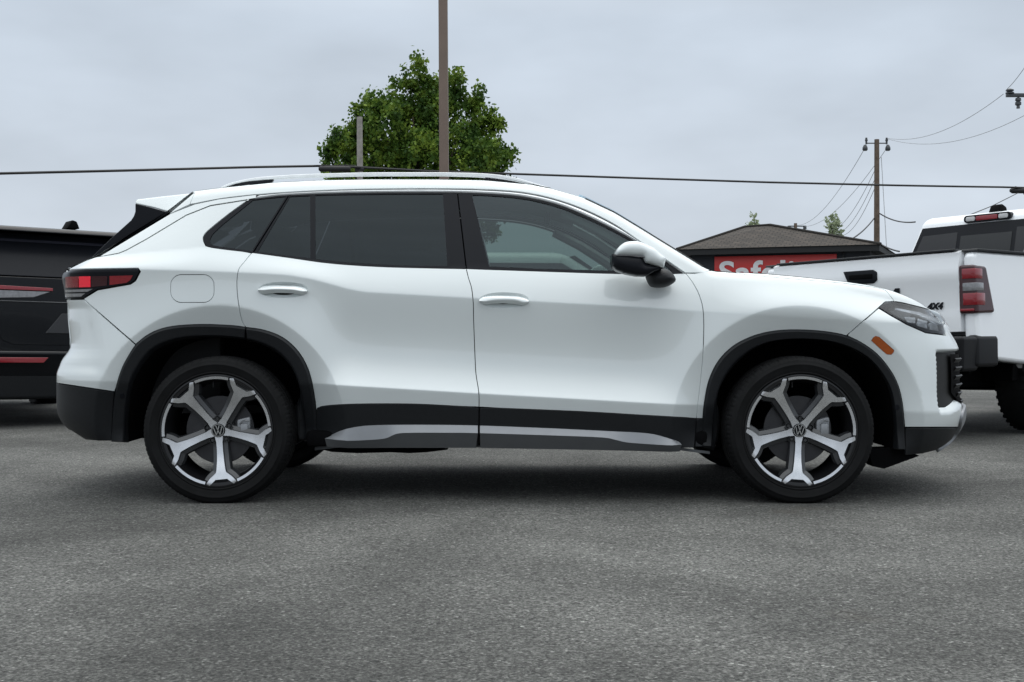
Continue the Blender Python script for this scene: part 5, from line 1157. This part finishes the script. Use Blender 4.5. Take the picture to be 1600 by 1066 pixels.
b = MB(); b.box((-.04, -.25, .44), (.04, .1, .52), .01); b.box((-.5, .0, .42), (.5, .1, .5), .02); b.build('tow_hitch', DARK, bb)
b = MB(); b.box((-W2+.12, .04, .78), (W2-.12, 1.78, .82)); b.box((-W2+.12, 1.72, .82), (W2-.12, 1.78, 1.44)); b.build('bed_floor', CLAD, PK)
# cab
b = MB(wn=True)
b.hexa([(-.91, 1.84, .55), (.91, 1.84, .55), (.93, 4.1, .55), (-.93, 4.1, .55), (-.90, 1.84, 1.44), (.90, 1.84, 1.44), (.91, 4.1, 1.40), (-.91, 4.1, 1.40)], .05, 4)
b.hexa([(-.88, 1.86, 1.40), (.88, 1.86, 1.40), (.88, 4.25, 1.38), (-.88, 4.25, 1.38), (-.70, 2.02, 1.985), (.70, 2.02, 1.985), (.68, 3.45, 1.985), (-.68, 3.45, 1.985)], .085, 5)
b.build('cab', WHITE2, PK)
b = MB(wn=True); b.hexa([(-.93, 4.05, .55), (.93, 4.05, .55), (.90, 5.6, .55), (-.90, 5.6, .55), (-.90, 4.05, 1.36), (.90, 4.05, 1.36), (.84, 5.55, 1.20), (-.84, 5.55, 1.20)], .09, 4); b.build('front_body', WHITE2, PK)
fs = lambda z: 1.862+(z-1.40)*.2735
cabw = rplate('rear_window', [(-.80, 1.455), (.80, 1.455), (.665, 1.88), (-.665, 1.88)], .012, .02, GLOSSB, 0, PK, fs)
GL_T = mat('pickup_rear_glass', (.010, .012, .014), rough=.06, spec=.35, var=.02); GL_T2 = mat('pickup_side_pane', (.014, .015, .018), rough=.06, spec=.35)
rplate('window_pane', [(-.25, 1.475), (.25, 1.475), (.25, 1.77), (-.25, 1.77)], .018, .008, GL_T, 0, cabw, fs)
for s_ in (-1, 1): rplate('window_pane', [(s_*.29, 1.475), (s_*.76, 1.475), (s_*.645, 1.80), (s_*.29, 1.81)][::s_], .016, .006, GL_T2, 0, cabw, fs)
for x in (-.05, .46): rplate('headrest_glimpse' if 0 else 'seat_headrest', ell(x, 1.555, .085, .075, 18), .024, .004, mat('grey_headrest', (.14, .15, .155), rough=.5), 0, cabw, fs)
b = MB(wn=True); b.prism(rrect(-.23, 1.89, .23, 1.96, .03), 'y', 1.965, 2.03, .005); br_ = b.build('brake_light', GLOSSB, PK)
b = MB(); b.prism(rrect(-.105, 1.903, .105, 1.946, .01), 'y', 1.955, 1.98, .003); b.build('lamp_segment', REDL, br_)
for s_ in (-1, 1): b = MB(); b.prism(rrect(min(s_*.115, s_*.205), 1.903, max(s_*.115, s_*.205), 1.946, .015), 'y', 1.957, 1.98, .003); b.build('cargo_lamp', mat('cargo_lamp_lens', (.5, .5, .5), rough=.2, coat=.5), br_)
b = MB(); b.prism([(2.07, 1.97), (2.25, 1.97), (2.24, 2.035), (2.17, 2.06), (2.12, 2.05)], 'x', -.05, .05, .015); b.build('roof_antenna', DARK, PK)
for s_ in (-1, 1):
    b = MB(); b.hexa([(s_*.875, 2.0, 1.44), (s_*.875, 3.9, 1.42), (s_*.895, 3.9, 1.42), (s_*.895, 2.0, 1.44), (s_*.76, 2.12, 1.80), (s_*.75, 3.45, 1.80), (s_*.77, 3.45, 1.80), (s_*.78, 2.12, 1.80)]); b.build('side_window', GLOSSB, PK)
    for y in (1.25, 4.85): carwheel(PK, s_*.80, y, .42, .28, s_, RIMK)
    b = MB(); c = (1.25, .43); b.prism([(c[0]+.51*math.cos(t), c[1]+.53*math.sin(t)) for t in np.linspace(0, math.pi, 24)], 'x', min(s_*.5, s_*(W2-.14)), max(s_*.5, s_*(W2-.14))); b.build('wheel_well', DARK, PK)
b = MB(); b.box((-.6, .05, .42), (.6, 5.3, .62), .03); b.tube([(.55, -.02, .42), (.55, 1.1, .42)], .045, 12); b.tube([(-.7, 1.25, .42), (.7, 1.25, .42)], .09, 12); b.box((-W2+.1, .03, .50), (W2-.1, .06, .80)); b.build('underbody', DARK, PK)

# ---- pale car parked beyond, glimpsed through the SUV's side glass
HB = empty('parked_car', (.35, 5.2, 0), 'silver hatchback parked beyond the white SUV, glimpsed only through its side windows', 'car', R(4))
b = MB(wn=True); SLV = mat('silver_car_paint', (.55, .57, .58), rough=.3, coat=.8, var=.02)
b.hexa([(-2.1, -.86, .30), (2.1, -.84, .30), (2.1, .84, .30), (-2.1, .86, .30), (-2.15, -.88, .92), (2.05, -.82, .78), (2.05, .82, .78), (-2.15, .88, .92)], .12, 4)
b.hexa([(-2.1, -.86, .85), (1.1, -.86, .80), (1.1, .86, .80), (-2.1, .86, .85), (-1.45, -.62, 1.50), (.05, -.62, 1.50), (.05, .62, 1.50), (-1.45, .62, 1.50)], .10, 4)
b.build('body', SLV, HB)
for s_ in (-1, 1):
    b = MB(); b.hexa([(-1.75, s_*.835, .98), (.72, s_*.835, .98), (.72, s_*.80, .98), (-1.75, s_*.80, .98), (-1.35, s_*.672, 1.40), (.02, s_*.672, 1.40), (.02, s_*.64, 1.40), (-1.35, s_*.64, 1.40)]); b.build('side_window', GLOSSB, HB)
    for x in (-1.3, 1.3):
        b = MB(); b.lathe([(.20, -.1), (.31, -.1), (.325, -.07), (.325, .07), (.31, .1), (.20, .1)], 40); b.lathe([(0, -.06), (.2, -.085), (.2, .085), (0, .06)], 24); o = b.build('wheel', RUB, HB); o.location = (x, s_*.80, .32)
b = MB(); b.hexa([(.32, -.70, .98), (1.0, -.74, .86), (1.0, .74, .86), (.32, .70, .98), (.1, -.58, 1.46), (.14, -.58, 1.47), (.14, .58, 1.47), (.1, .58, 1.46)]); b.build('windscreen', GLOSSB, HB)
